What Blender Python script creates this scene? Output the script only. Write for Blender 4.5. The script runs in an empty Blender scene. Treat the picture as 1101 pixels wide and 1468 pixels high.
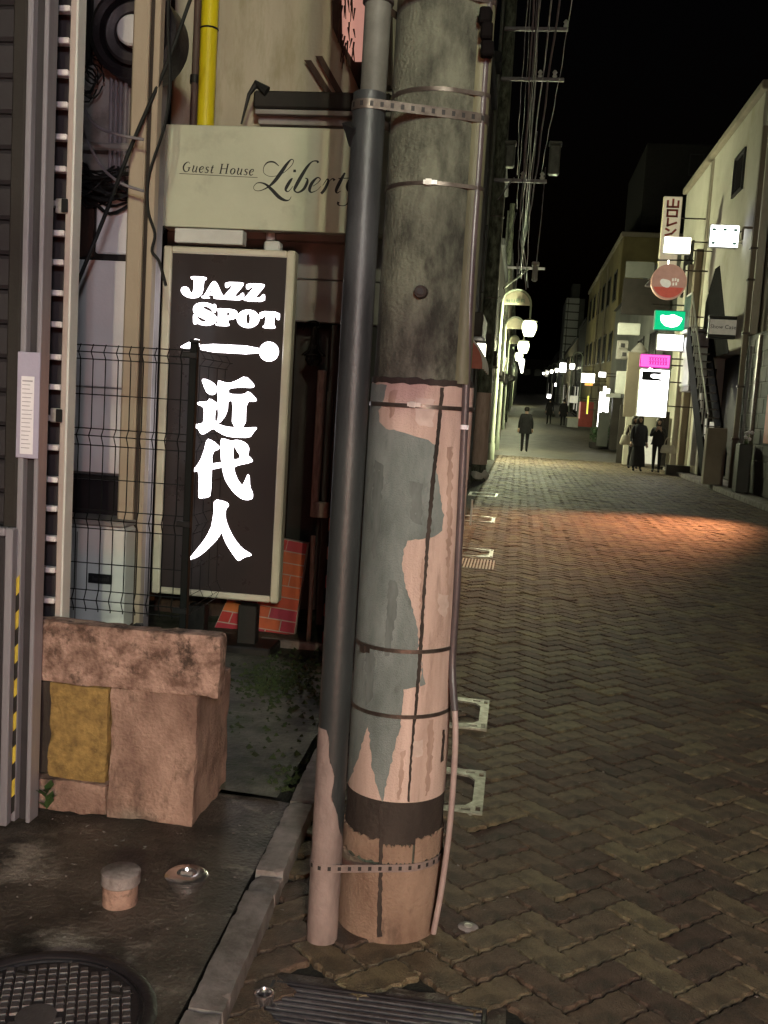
import bpy, bmesh, math, random
from math import sin, cos, pi, radians, atan2, hypot, floor
from mathutils import Vector, Matrix, noise as mnoise
from mathutils.geometry import tessellate_polygon, delaunay_2d_cdt

random.seed(7)
SC = bpy.context.scene
COL = SC.collection

# ------------------------------------------------------------------ camera, sky, sun, exposure
FPX, CXP, CYP, CAMH = 1440.0, 550.5, 734.0, 1.5       # lens in photo pixels, centre, eye height
YAW, PITCH, ROLL = radians(7.301), radians(6.05), radians(3.5)
cam_data = bpy.data.cameras.new('camera')
cam_data.sensor_fit = 'HORIZONTAL'
cam_data.sensor_width = 36.0
cam_data.lens = 36.0 * FPX / 1101.0
cam_data.clip_start, cam_data.clip_end = 0.05, 3000.0
cam = bpy.data.objects.new('camera', cam_data)
COL.objects.link(cam)
CAM_R = (Matrix.Rotation(YAW, 3, 'Z') @ Matrix.Rotation(pi / 2 - PITCH, 3, 'X') @ Matrix.Rotation(ROLL, 3, 'Z'))
cam.matrix_world = Matrix.Translation((0, 0, CAMH)) @ CAM_R.to_4x4()
SC.camera = cam

world = bpy.data.worlds.new('World')
SC.world = world
world.use_nodes = True
wn = world.node_tree
sky = wn.nodes.new('ShaderNodeTexSky')
sky.sky_type = 'NISHITA'
sky.sun_disc = False
sky.sun_elevation = radians(-3.0)
sky.sun_rotation = radians(200)
wn.nodes['Background'].inputs['Strength'].default_value = 0.012
wn.links.new(sky.outputs[0], wn.nodes['Background'].inputs['Color'])

moon = bpy.data.lights.new('night_sun', 'SUN')
moon.energy = 0.02
moon.angle = radians(20)
moon.color = (1.0, 0.93, 0.85)
moon_o = bpy.data.objects.new('night_sun', moon)
moon_o.rotation_euler = (radians(42), 0, radians(-20))
moon_o.location = (0, -5, 20)
COL.objects.link(moon_o)

SC.view_settings.view_transform = 'Standard'
SC.view_settings.look = 'None'
SC.view_settings.exposure = 0.15
SC.view_settings.gamma = 1.0
SC.view_settings.use_curve_mapping = False
SC.cycles.use_denoising = True
SC.cycles.max_bounces = 6
SC.cycles.diffuse_bounces = 3
SC.cycles.glossy_bounces = 3
SC.cycles.sample_clamp_indirect = 3.0
SC.cycles.caustics_reflective = False
SC.cycles.caustics_refractive = False


def ray(u, v):
    return CAM_R @ Vector(((u - CXP) / FPX, -(v - CYP) / FPX, -1.0))


def at(u, v, Y):                       # photo pixel -> point of the place at distance Y up the street
    d = ray(u, v)
    return Vector((0, 0, CAMH)) + d * (Y / d.y)


def atx(u, v, X):                      # photo pixel -> point on the plane x = X
    d = ray(u, v)
    return Vector((0, 0, CAMH)) + d * (X / d.x)


def gnd(u, v, z=0.0):
    d = ray(u, v)
    return Vector((0, 0, CAMH)) + d * ((z - CAMH) / d.z)


def to_px(p):
    q = CAM_R.transposed() @ (Vector(p) - Vector((0, 0, CAMH)))
    return (CXP + FPX * q.x / -q.z, CYP - FPX * q.y / -q.z, -q.z)


def road_z(y):
    return 0.0 if y < 42 else 0.034 * (y - 42) * min(1.0, (y - 42) / 12.0)


# ------------------------------------------------------------------ materials
MATS = {}


def mat(name, col, col2=None, rough=0.75, metal=0.0, scale=6.0, var=0.5, bump=0.15, bscale=60.0,
        stain=None, stain_scale=3.0, stain_amt=0.5, stain_cut=0.55, emit=None, estr=0.0, spec=0.4,
        stretch=None, island=0.0, coat=0.0):
    m = bpy.data.materials.new(name)
    m.use_nodes = True
    nt = m.node_tree
    N, L = nt.nodes, nt.links
    b = N['Principled BSDF']
    b.inputs['Roughness'].default_value = rough
    b.inputs['Metallic'].default_value = metal
    b.inputs['Specular IOR Level'].default_value = spec
    b.inputs['Coat Weight'].default_value = coat
    tc = N.new('ShaderNodeTexCoord')
    src = tc.outputs['Object']
    if stretch:
        mp = N.new('ShaderNodeMapping')
        mp.inputs['Scale'].default_value = stretch
        L.new(src, mp.inputs['Vector'])
        src = mp.outputs[0]
    n1 = N.new('ShaderNodeTexNoise')
    n1.inputs['Scale'].default_value = scale
    n1.inputs['Detail'].default_value = 8
    n1.inputs['Roughness'].default_value = 0.65
    L.new(src, n1.inputs['Vector'])
    c2 = col2 or tuple(c * 0.55 for c in col)
    mx = N.new('ShaderNodeMix')
    mx.data_type = 'RGBA'
    mx.inputs['A'].default_value = (*col, 1)
    mx.inputs['B'].default_value = (*c2, 1)
    mr = N.new('ShaderNodeMapRange')
    mr.inputs['From Min'].default_value = 0.5 - 0.17
    mr.inputs['From Max'].default_value = 0.5 + 0.17
    mr.inputs['To Min'].default_value = 0.5 - var
    mr.inputs['To Max'].default_value = 0.5 + var if col2 else 0.1 + var
    L.new(n1.outputs['Fac'], mr.inputs['Value'])
    L.new(mr.outputs[0], mx.inputs['Factor'])
    out = mx.outputs['Result']
    if stain:
        n2 = N.new('ShaderNodeTexNoise')
        n2.inputs['Scale'].default_value = stain_scale
        n2.inputs['Detail'].default_value = 10
        n2.inputs['Roughness'].default_value = 0.7
        L.new(src, n2.inputs['Vector'])
        m2 = N.new('ShaderNodeMapRange')
        m2.inputs['From Min'].default_value = stain_cut
        m2.inputs['From Max'].default_value = stain_cut + 0.12
        m2.inputs['To Max'].default_value = stain_amt
        L.new(n2.outputs['Fac'], m2.inputs['Value'])
        mx2 = N.new('ShaderNodeMix')
        mx2.data_type = 'RGBA'
        L.new(m2.outputs[0], mx2.inputs['Factor'])
        L.new(out, mx2.inputs['A'])
        mx2.inputs['B'].default_value = (*stain, 1)
        out = mx2.outputs['Result']
    if island:
        ge = N.new('ShaderNodeNewGeometry')
        oi = N.new('ShaderNodeObjectInfo')
        ad = N.new('ShaderNodeMath'); ad.operation = 'ADD'
        fr = N.new('ShaderNodeMath'); fr.operation = 'FRACT'
        L.new(ge.outputs['Random Per Island'], ad.inputs[0])
        L.new(oi.outputs['Random'], ad.inputs[1])
        L.new(ad.outputs[0], fr.inputs[0])
        m3 = N.new('ShaderNodeMapRange')
        m3.inputs['To Min'].default_value = 1 - island
        m3.inputs['To Max'].default_value = 1 + island
        L.new(fr.outputs[0], m3.inputs['Value'])
        hs = N.new('ShaderNodeHueSaturation')
        L.new(m3.outputs[0], hs.inputs['Value'])
        m4 = N.new('ShaderNodeMapRange')
        m4.inputs['To Min'].default_value = 0.47
        m4.inputs['To Max'].default_value = 0.53
        L.new(fr.outputs[0], m4.inputs['Value'])
        L.new(m4.outputs[0], hs.inputs['Hue'])
        L.new(out, hs.inputs['Color'])
        out = hs.outputs[0]
    L.new(out, b.inputs['Base Color'])
    rr = N.new('ShaderNodeMapRange')
    rr.inputs['To Min'].default_value = max(0.03, rough - 0.12)
    rr.inputs['To Max'].default_value = min(1.0, rough + 0.12)
    L.new(n1.outputs['Fac'], rr.inputs['Value'])
    L.new(rr.outputs[0], b.inputs['Roughness'])
    if bump:
        n3 = N.new('ShaderNodeTexNoise')
        n3.inputs['Scale'].default_value = bscale
        n3.inputs['Detail'].default_value = 6
        L.new(tc.outputs['Object'], n3.inputs['Vector'])
        bp = N.new('ShaderNodeBump')
        bp.inputs['Strength'].default_value = bump
        bp.inputs['Distance'].default_value = 0.01
        L.new(n3.outputs['Fac'], bp.inputs['Height'])
        L.new(bp.outputs[0], b.inputs['Normal'])
    if emit:
        b.inputs['Emission Color'].default_value = (*emit, 1)
        b.inputs['Emission Strength'].default_value = estr
    MATS[name] = m
    return m


mat('paver', (0.142, 0.096, 0.062), (0.058, 0.039, 0.026), rough=0.66, scale=14, bump=0.8, bscale=150, island=0.45, stain=(0.03, 0.026, 0.02), stain_scale=5, stain_amt=0.75, stain_cut=0.53)
mat('paver_bed', (0.022, 0.019, 0.014), rough=0.95, bump=0.6, bscale=90)
mat('street_far', (0.085, 0.072, 0.05), (0.04, 0.034, 0.024), rough=0.62, scale=2.2, bump=0.6, bscale=22)
mat('earth', (0.05, 0.045, 0.04), rough=0.95)
mat('apron_concrete', (0.092, 0.072, 0.060), (0.018, 0.014, 0.012), rough=0.55, scale=3.6, var=0.7, bump=1.0, bscale=60, stain=(0.30, 0.25, 0.215), stain_scale=3.0, stain_amt=0.8, stain_cut=0.535)
mat('alley_concrete', (0.115, 0.108, 0.082), (0.022, 0.024, 0.016), rough=0.7, scale=3.5, var=0.7, bump=1.0, bscale=45, stain=(0.022, 0.034, 0.010), stain_scale=3.1, stain_amt=0.85, stain_cut=0.50)
mat('kerb_concrete', (0.25, 0.215, 0.205), (0.10, 0.083, 0.075), rough=0.8, scale=8, bump=0.5, stain=(0.10, 0.085, 0.07), stain_scale=4, stain_amt=0.7, stain_cut=0.52)
mat('pole_concrete', (0.140, 0.150, 0.112), (0.028, 0.030, 0.023), rough=0.88, scale=8, var=0.7, bump=0.7, bscale=110, stretch=(1.2, 1.2, 0.5), stain=(0.016, 0.015, 0.012), stain_scale=7, stain_amt=0.9, stain_cut=0.53)
mat('pole_sheet', (0.58, 0.43, 0.38), (0.36, 0.255, 0.215), rough=0.7, scale=7, bump=0.5, bscale=200, stretch=(1.6, 1.6, 0.22), stain=(0.13, 0.08, 0.06), stain_scale=9.0, stain_amt=0.55, stain_cut=0.57)
mat('torn_sheet', (0.20, 0.225, 0.22), (0.105, 0.125, 0.12), rough=0.75, scale=9, bump=0.6, bscale=260, stretch=(1.3, 1.3, 0.5), stain=(0.05, 0.055, 0.052), stain_scale=8, stain_amt=0.6, stain_cut=0.57)
mat('sheet_grime', (0.42, 0.295, 0.25), (0.27, 0.18, 0.145), rough=0.8, scale=18, var=0.6, stretch=(1.5, 1.5, 0.3))
mat('torn_grime', (0.135, 0.15, 0.147), (0.085, 0.098, 0.095), rough=0.8, scale=18, var=0.6, stretch=(1.5, 1.5, 0.4))
mat('glue_mark', (0.50, 0.39, 0.35), (0.38, 0.29, 0.255), rough=0.6, scale=25)
mat('pole_dark', (0.05, 0.036, 0.03), (0.018, 0.013, 0.011), rough=0.8, scale=8, bump=0.5, stretch=(1, 1, 0.3))
mat('collar_concrete', (0.34, 0.235, 0.175), (0.17, 0.105, 0.075), rough=0.85, scale=5, bump=0.6, bscale=110, stretch=(1, 1, 0.5), stain=(0.05, 0.03, 0.022), stain_scale=4.0, stain_amt=0.85, stain_cut=0.55)
mat('steel_band', (0.13, 0.11, 0.095), (0.06, 0.045, 0.04), rough=0.42, metal=0.7, scale=20, bump=0.1)
mat('bright_steel', (0.72, 0.70, 0.66), (0.45, 0.42, 0.38), rough=0.35, metal=0.6, scale=25, bump=0.05)
mat('conduit_dark', (0.030, 0.034, 0.036), (0.013, 0.015, 0.016), rough=0.48, scale=7, bump=0.15, stretch=(1, 1, 0.25), spec=0.45, stain=(0.06, 0.066, 0.07), stain_scale=6, stain_amt=0.6, stain_cut=0.55)
mat('conduit_worn', (0.26, 0.195, 0.18), (0.11, 0.08, 0.075), rough=0.75, scale=9, bump=0.4, stretch=(1, 1, 0.35), stain=(0.12, 0.09, 0.08), stain_scale=8, stain_amt=0.7)
mat('conduit_grey', (0.125, 0.128, 0.112), (0.07, 0.072, 0.062), rough=0.6, scale=7)
mat('thin_pipe', (0.09, 0.07, 0.075), (0.05, 0.04, 0.042), rough=0.4, scale=9, spec=0.6)
mat('thin_pipe_pale', (0.42, 0.32, 0.30), (0.27, 0.20, 0.19), rough=0.45, scale=9)
mat('cover_plate', (0.145, 0.145, 0.088), (0.07, 0.07, 0.042), rough=0.6, scale=6, stretch=(1, 1, 0.3), stain=(0.12, 0.10, 0.06), stain_scale=5, stain_amt=0.5)
mat('black_plastic', (0.012, 0.012, 0.013), rough=0.4, bump=0.05)
mat('black_gloss', (0.01, 0.008, 0.008), rough=0.08, bump=0.0, coat=0.5)
mat('cable_black', (0.012, 0.012, 0.012), rough=0.6, bump=0)
mat('cable_grey', (0.24, 0.22, 0.24), (0.16, 0.14, 0.16), rough=0.6, bump=0)
mat('shutter_dark', (0.035, 0.031, 0.035), (0.02, 0.017, 0.02), rough=0.5, scale=3, bump=0.1)
mat('aluminium', (0.42, 0.40, 0.45), (0.28, 0.26, 0.30), rough=0.4, metal=0.5, scale=8, stretch=(1, 1, 0.1))
mat('lavender_plate', (0.40, 0.37, 0.48), (0.36, 0.33, 0.44), rough=0.5)
mat('paper', (0.78, 0.75, 0.80), (0.70, 0.67, 0.73), rough=0.8)
mat('print_grey', (0.40, 0.37, 0.43), rough=0.8)
mat('hazard_yellow', (0.60, 0.45, 0.06), (0.38, 0.28, 0.04), rough=0.6, scale=20)
mat('hazard_black', (0.015, 0.013, 0.013), rough=0.6)
mat('ladder_beige', (0.46, 0.39, 0.37), (0.33, 0.27, 0.25), rough=0.5, scale=4, stretch=(1, 1, 0.2), stain=(0.20, 0.12, 0.09), stain_scale=8, stain_amt=0.4)
mat('rung_white', (0.75, 0.72, 0.74), (0.50, 0.46, 0.47), rough=0.45, scale=18)
mat('planter_concrete', (0.38, 0.245, 0.195), (0.18, 0.105, 0.082), rough=0.9, scale=6, var=0.65, bump=1.0, bscale=80, stretch=(1, 1, 0.6), stain=(0.07, 0.04, 0.03), stain_scale=7, stain_amt=0.75, stain_cut=0.54)
mat('planter_cap', (0.42, 0.27, 0.22), (0.15, 0.085, 0.065), rough=0.92, scale=16, var=0.65, bump=1.2, bscale=70, stain=(0.04, 0.024, 0.018), stain_scale=14, stain_amt=0.9, stain_cut=0.53)
mat('yellow_stone', (0.33, 0.21, 0.070), (0.17, 0.105, 0.038), rough=0.95, scale=22, var=0.65, bump=1.0, bscale=60, stain=(0.08, 0.05, 0.018), stain_scale=16, stain_amt=0.7, stain_cut=0.56)
mat('fence_wire', (0.006, 0.007, 0.007), rough=0.6, bump=0, spec=0.15)
mat('white_panel', (0.78, 0.78, 0.80), (0.70, 0.70, 0.72), rough=0.55, scale=2)
mat('heater_white', (0.74, 0.75, 0.74), (0.66, 0.67, 0.66), rough=0.5, scale=2)
mat('dark_glass', (0.03, 0.027, 0.03), rough=0.15, bump=0)
mat('back_wall', (0.36, 0.33, 0.32), (0.22, 0.20, 0.19), rough=0.85, scale=2.5, stain=(0.10, 0.085, 0.08), stain_scale=2.2, stain_amt=0.6)
mat('column_beige', (0.44, 0.36, 0.28), (0.36, 0.29, 0.22), rough=0.75, scale=3, stretch=(1, 1, 0.25), stain=(0.20, 0.16, 0.12), stain_scale=4, stain_amt=0.4)
mat('house_wall', (0.47, 0.42, 0.34), (0.36, 0.315, 0.245), rough=0.85, scale=2.2, stretch=(1.4, 1.4, 0.35), stain=(0.22, 0.20, 0.10), stain_scale=2.3, stain_amt=0.55, stain_cut=0.52)
mat('siding', (0.30, 0.28, 0.27), (0.24, 0.22, 0.21), rough=0.8, scale=4)
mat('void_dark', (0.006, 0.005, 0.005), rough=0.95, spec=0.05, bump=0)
mat('sign_painted_glow', (0.50, 0.47, 0.38), rough=0.7, emit=(0.8, 0.74, 0.58), estr=0.14)  # unlit sign face; a faint glow stands in for light falling on it
mat('doorway_dark', (0.018, 0.013, 0.012), (0.010, 0.007, 0.006), rough=0.6, scale=4)
mat('dark_wood', (0.06, 0.028, 0.02), (0.03, 0.014, 0.01), rough=0.65, scale=7, stretch=(6, 6, 1))
mat('pale_wood', (0.34, 0.27, 0.23), (0.17, 0.12, 0.10), rough=0.8, scale=12, stretch=(4, 4, 0.8))
mat('eave_dark', (0.022, 0.018, 0.016), rough=0.7)
mat('yellow_pipe', (0.72, 0.60, 0.015), (0.60, 0.48, 0.012), rough=0.42, scale=4)
mat('brown_pipe', (0.11, 0.07, 0.06), rough=0.6)
mat('guest_board', (0.56, 0.57, 0.45), (0.48, 0.49, 0.38), rough=0.6, scale=2.0, bump=0.1, stain=(0.27, 0.26, 0.20), stain_scale=2.5, stain_amt=0.35, stain_cut=0.56)
mat('ink', (0.008, 0.009, 0.011), rough=0.55, bump=0)
mat('sign_frame', (0.60, 0.56, 0.46), (0.50, 0.46, 0.37), rough=0.45, scale=5)
mat('sign_face', (0.028, 0.018, 0.016), (0.020, 0.013, 0.012), rough=0.3, bump=0.03, bscale=8, spec=0.5, coat=0.4, emit=(1.0, 0.88, 0.88), estr=0.005)
mat('letter_light', (0.8, 0.8, 0.8), rough=0.5, bump=0, emit=(1.0, 0.95, 1.0), estr=6.0)
mat('tile_red', (0.46, 0.06, 0.038), (0.30, 0.04, 0.026), rough=0.4, scale=6, island=0.2)
mat('grout', (0.42, 0.34, 0.31), rough=0.9)
mat('moss', (0.032, 0.050, 0.014), (0.014, 0.022, 0.007), rough=0.95, scale=20, bump=1.0, bscale=120)
mat('leaf', (0.06, 0.11, 0.035), (0.03, 0.06, 0.018), rough=0.6)
mat('cast_iron', (0.030, 0.026, 0.030), (0.018, 0.015, 0.018), rough=0.5, metal=0.3, scale=10, bump=0.3)
mat('cast_iron_worn', (0.105, 0.095, 0.10), (0.06, 0.052, 0.056), rough=0.45, metal=0.4, scale=10, bump=0.3)
mat('cap_pink', (0.36, 0.225, 0.175), (0.17, 0.10, 0.078), rough=0.75, scale=14, var=0.6, bump=0.7, stain=(0.07, 0.04, 0.03), stain_scale=22, stain_amt=0.8, stain_cut=0.53)
mat('cap_grey', (0.30, 0.26, 0.255), (0.15, 0.125, 0.12), rough=0.6, scale=18, var=0.6, bump=0.4, stain=(0.09, 0.06, 0.05), stain_scale=26, stain_amt=0.7, stain_cut=0.54)
mat('chrome', (0.70, 0.66, 0.66), (0.55, 0.5, 0.5), rough=0.22, metal=0.95, scale=20, bump=0.05)
mat('frame_steel', (0.34, 0.33, 0.28), (0.17, 0.16, 0.13), rough=0.45, metal=0.4, scale=30, bump=0.2)
mat('lamp_post_paint', (0.42, 0.46, 0.36), (0.36, 0.40, 0.30), rough=0.5)
mat('globe_glow', (0.9, 0.9, 0.8), rough=0.4, bump=0, emit=(0.93, 1.0, 0.62), estr=5.0)
mat('globe_far', (0.9, 0.9, 0.8), rough=0.4, bump=0, emit=(1.0, 0.98, 0.80), estr=5.0)
mat('cream_wall', (0.52, 0.49, 0.42), (0.40, 0.375, 0.31), rough=0.85, scale=0.5, bump=0.1, stain=(0.36, 0.32, 0.22), stain_scale=0.5, stain_amt=0.5)
mat('brown_wall', (0.26, 0.22, 0.17), (0.18, 0.15, 0.115), rough=0.85, scale=0.8)
mat('yellow_wall', (0.21, 0.17, 0.075), (0.13, 0.105, 0.05), rough=0.85, scale=0.6)
mat('grey_wall', (0.13, 0.13, 0.12), (0.08, 0.08, 0.075), rough=0.85, scale=0.7)
mat('dark_wall', (0.045, 0.037, 0.033), (0.028, 0.022, 0.02), rough=0.75, scale=1.2)
mat('night_wall', (0.014, 0.012, 0.011), rough=0.9)
mat('dark_roof', (0.022, 0.022, 0.024), rough=0.8)
mat('white_trim', (0.62, 0.62, 0.60), (0.52, 0.52, 0.50), rough=0.6)
mat('black_steel', (0.014, 0.013, 0.012), rough=0.5)
mat('teal_trim', (0.25, 0.40, 0.36), rough=0.5)
mat('lit_white', (0.9, 0.9, 0.9), bump=0, emit=(1.0, 0.98, 0.95), estr=7.0)
mat('lit_warm', (0.9, 0.9, 0.8), bump=0, emit=(1.0, 0.93, 0.74), estr=5.0)
mat('lit_cool', (0.9, 0.9, 0.9), bump=0, emit=(0.95, 0.98, 1.0), estr=5.0)
mat('lit_green', (0.02, 0.5, 0.25), bump=0, emit=(0.0, 0.50, 0.20), estr=1.0)
mat('lit_magenta', (0.8, 0.1, 0.6), bump=0, emit=(0.95, 0.18, 0.72), estr=1.0)
mat('lit_magenta_dark', (0.4, 0.0, 0.25), bump=0, emit=(0.42, 0.0, 0.25), estr=1.0)
mat('lit_orange', (0.9, 0.4, 0.1), bump=0, emit=(1.0, 0.42, 0.08), estr=1.3)
mat('lit_yellow', (0.9, 0.8, 0.1), bump=0, emit=(1.0, 0.85, 0.10), estr=1.2)
mat('lit_dim', (0.6, 0.6, 0.5), bump=0, emit=(0.85, 0.80, 0.62), estr=0.45)
mat('lit_pale_red', (0.6, 0.3, 0.25), bump=0, emit=(0.75, 0.36, 0.28), estr=0.55)
mat('sign_red', (0.45, 0.07, 0.05), rough=0.6)
mat('sign_red_lit', (0.45, 0.07, 0.05), rough=0.6, emit=(0.8, 0.16, 0.10), estr=0.3)
mat('lit_cream', (0.62, 0.57, 0.42), bump=0, emit=(0.85, 0.72, 0.48), estr=0.38)
mat('sign_brown', (0.42, 0.24, 0.17), (0.30, 0.16, 0.11), rough=0.6, scale=3, emit=(0.75, 0.42, 0.30), estr=0.28)
mat('sign_cream', (0.62, 0.57, 0.42), (0.54, 0.49, 0.36), rough=0.6)
mat('green_mark', (0.08, 0.30, 0.22), rough=0.6)
mat('lantern_red', (0.7, 0.05, 0.03), bump=0, emit=(1.0, 0.22, 0.12), estr=3.0)
mat('awning_red', (0.40, 0.10, 0.07), (0.30, 0.07, 0.05), rough=0.6)
mat('bag_white', (0.62, 0.60, 0.56), (0.45, 0.43, 0.40), rough=0.45, scale=12, bump=0.6, bscale=25)
mat('bag_dark', (0.04, 0.035, 0.03), rough=0.5)
mat('skin', (0.50, 0.33, 0.25), rough=0.6, bump=0)
mat('cloth_black', (0.022, 0.020, 0.023), rough=0.9)
mat('cloth_charcoal', (0.035, 0.035, 0.042), rough=0.9)
mat('cloth_brown', (0.05, 0.035, 0.03), rough=0.9)
mat('cloth_pale', (0.40, 0.36, 0.31), rough=0.9)
mat('hair', (0.014, 0.010, 0.008), rough=0.55)
mat('bag_cream', (0.66, 0.62, 0.50), rough=0.5)


# ------------------------------------------------------------------ mesh helpers
class MB:
    def __init__(s):
        s.v, s.f = [], []

    def add(s, vs, fs):
        o = len(s.v)
        s.v += [tuple(p) for p in vs]
        s.f += [tuple(i + o for i in f) for f in fs]
        return s

    def box(s, x0, x1, y0, y1, z0, z1):
        return s.add([(x0, y0, z0), (x1, y0, z0), (x1, y1, z0), (x0, y1, z0), (x0, y0, z1), (x1, y0, z1), (x1, y1, z1), (x0, y1, z1)],
                     [(0, 3, 2, 1), (4, 5, 6, 7), (0, 1, 5, 4), (1, 2, 6, 5), (2, 3, 7, 6), (3, 0, 4, 7)])

    def cbox(s, x0, x1, y0, y1, z0, z1, b=0.006, jit=0.0):
        """box with chamfered edges"""
        bm = bmesh.new()
        vs = [bm.verts.new((x + random.uniform(-jit, jit), y + random.uniform(-jit, jit), z + random.uniform(-jit, jit)))
              for z in (z0, z1) for (x, y) in ((x0, y0), (x1, y0), (x1, y1), (x0, y1))]
        for f in ((0, 3, 2, 1), (4, 5, 6, 7), (0, 1, 5, 4), (1, 2, 6, 5), (2, 3, 7, 6), (3, 0, 4, 7)):
            bm.faces.new([vs[i] for i in f])
        bmesh.ops.bevel(bm, geom=bm.edges[:], offset=b, segments=1, affect='EDGES')
        bm.verts.index_update()
        s.add([v.co[:] for v in bm.verts], [[v.index for v in f.verts] for f in bm.faces])
        bm.free()
        return s

    def rough(s, x0, x1, y0, y1, z0, z1, cell=0.03, amp=0.004, edge=0.012, seed=0.0):
        """weathered block: dense box, worn edges, lumpy faces and chipped arrises"""
        dims = ((x0, x1), (y0, y1), (z0, z1))
        cnt = [max(2, min(40, int((b - a) / cell))) for a, b in dims]
        bm = bmesh.new()
        cache = {}

        def vert(i, j, k):
            key = (i, j, k)
            if key not in cache:
                p = [dims[a][0] + (dims[a][1] - dims[a][0]) * q / cnt[a] for a, q in enumerate(key)]
                ext = sum(1 for a, q in enumerate(key) if q in (0, cnt[a]))
                v = Vector(p)
                n = mnoise.noise_vector(v * 14 + Vector((seed, seed * 2, 0)))
                big = mnoise.noise(v * 5 + Vector((seed * 3, 0, seed)))
                v = v + n * amp + Vector((1, 1, 1)) * big * amp * .6
                if ext >= 2:
                    c = Vector([(a + b) / 2 for a, b in dims])
                    chip = max(0.0, mnoise.noise(Vector(p) * 18 + Vector((seed, 7, 3)))) * 2.2
                    for a, q in enumerate(key):
                        if q in (0, cnt[a]):
                            v[a] += (edge * (.35 + chip)) * (1 if q == 0 else -1) * (.5 if ext == 2 else .8)
                cache[key] = bm.verts.new(v)
            return cache[key]
        for a in range(3):
            b, c = (a + 1) % 3, (a + 2) % 3
            for side in (0, cnt[a]):
                for i in range(cnt[b]):
                    for j in range(cnt[c]):
                        ks = []
                        for di, dj in ((0, 0), (1, 0), (1, 1), (0, 1)):
                            key = [0, 0, 0]
                            key[a], key[b], key[c] = side, i + di, j + dj
                            ks.append(vert(*key))
                        bm.faces.new(ks)
        bm.verts.index_update()
        s.add([v.co[:] for v in bm.verts], [[v.index for v in f.verts] for f in bm.faces])
        bm.free()
        return s

    def tube(s, pts, r, n=8, caps=True):
        pts = [Vector(p) for p in pts]
        rs = r if isinstance(r, (list, tuple)) else [r] * len(pts)
        prev = None
        rings = []
        for i, p in enumerate(pts):
            t = (pts[min(i + 1, len(pts) - 1)] - pts[max(i - 1, 0)]).normalized()
            if prev is None:
                a = Vector((1, 0, 0)) if abs(t.x) < 0.9 else Vector((0, 1, 0))
                prev = (a - t * a.dot(t)).normalized()
            else:
                prev = (prev - t * prev.dot(t)).normalized()
            q = t.cross(prev)
            rings.append([p + (prev * cos(2 * pi * k / n) + q * sin(2 * pi * k / n)) * rs[i] for k in range(n)])
        vs = [v for rg in rings for v in rg]
        fs = [(i * n + k, i * n + (k + 1) % n, (i + 1) * n + (k + 1) % n, (i + 1) * n + k)
              for i in range(len(pts) - 1) for k in range(n)]
        if caps:
            fs += [tuple(reversed(range(n))), tuple(range((len(pts) - 1) * n, len(pts) * n))]
        return s.add(vs, fs)

    def lathe(s, prof, cx, cy, n=32, a0=0.0, a1=2 * pi, sx=1.0, sy=1.0):
        full = abs(a1 - a0 - 2 * pi) < 1e-6
        m = n if full else n + 1
        vs = [(cx + r * sx * cos(a0 + (a1 - a0) * k / n), cy + r * sy * sin(a0 + (a1 - a0) * k / n), z) for r, z in prof for k in range(m)]
        fs = []
        for i in range(len(prof) - 1):
            for k in range(n):
                k2 = (k + 1) % m
                fs.append((i * m + k, i * m + k2, (i + 1) * m + k2, (i + 1) * m + k))
        return s.add(vs, fs)

    def loft(s, rings, n=14):
        """rings of (cx, cy, z, rx, ry)"""
        vs = [(c[0] + c[3] * cos(2 * pi * k / n), c[1] + c[4] * sin(2 * pi * k / n), c[2]) for c in rings for k in range(n)]
        fs = [(i * n + k, i * n + (k + 1) % n, (i + 1) * n + (k + 1) % n, (i + 1) * n + k) for i in range(len(rings) - 1) for k in range(n)]
        fs += [tuple(reversed(range(n))), tuple(range((len(rings) - 1) * n, len(rings) * n))]
        return s.add(vs, fs)

    def prism(s, loops, fn, d):
        """loops of 2-D points (outer, holes...) placed by fn(a, b) and extruded along vector d"""
        flat = [p for l in loops for p in l]
        tris = tessellate_polygon([[Vector((p[0], p[1], 0)) for p in l] for l in loops])
        d = Vector(d)
        fr = [Vector(fn(*p)) for p in flat]
        n = len(fr)
        fs = []
        for t in tris:
            fs.append(tuple(t))
            fs.append(tuple(n + i for i in reversed(t)))
        o = 0
        for l in loops:
            k = len(l)
            for i in range(k):
                j = (i + 1) % k
                fs.append((o + i, o + j, n + o + j, n + o + i))
            o += k
        return s.add(fr + [p + d for p in fr], fs)

    def build(s, name, m, parent=None, smooth=False, base=None, fix=True):
        me = bpy.data.meshes.new(name)
        off = Vector(base) if base is not None else Vector((0, 0, 0))
        me.from_pydata([tuple(Vector(p) - off) for p in s.v], [], s.f)
        if fix:
            bm = bmesh.new()
            bm.from_mesh(me)
            bmesh.ops.recalc_face_normals(bm, faces=bm.faces)
            bm.to_mesh(me)
            bm.free()
        me.materials.append(MATS[m])
        if smooth:
            for p in me.polygons:
                p.use_smooth = True
            try:
                me.set_sharp_from_angle(angle=radians(40))
            except Exception:
                pass
        o = bpy.data.objects.new(name, me)
        COL.objects.link(o)
        o.location = off
        if parent is not None:
            o.parent = parent
            o.location = off - Vector(PBASE.get(parent.name, (0, 0, 0)))
        PBASE[o.name] = tuple(off) if parent is None else tuple(off)
        return o


PBASE = {}


def empty(name, loc=(0, 0, 0)):
    o = bpy.data.objects.new(name, None)
    o.empty_display_size = 0.1
    COL.objects.link(o)
    o.location = loc
    PBASE[o.name] = tuple(loc)
    return o


def tag(o, label, cat, group=None):
    o['label'] = label
    o['category'] = cat
    if group:
        o['group'] = group
    return o


def thing(name, label, cat, loc=(0, 0, 0), group=None):
    return tag(empty(name, loc), label, cat, group)


def struct(o):
    o['kind'] = 'structure'
    return o


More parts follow.
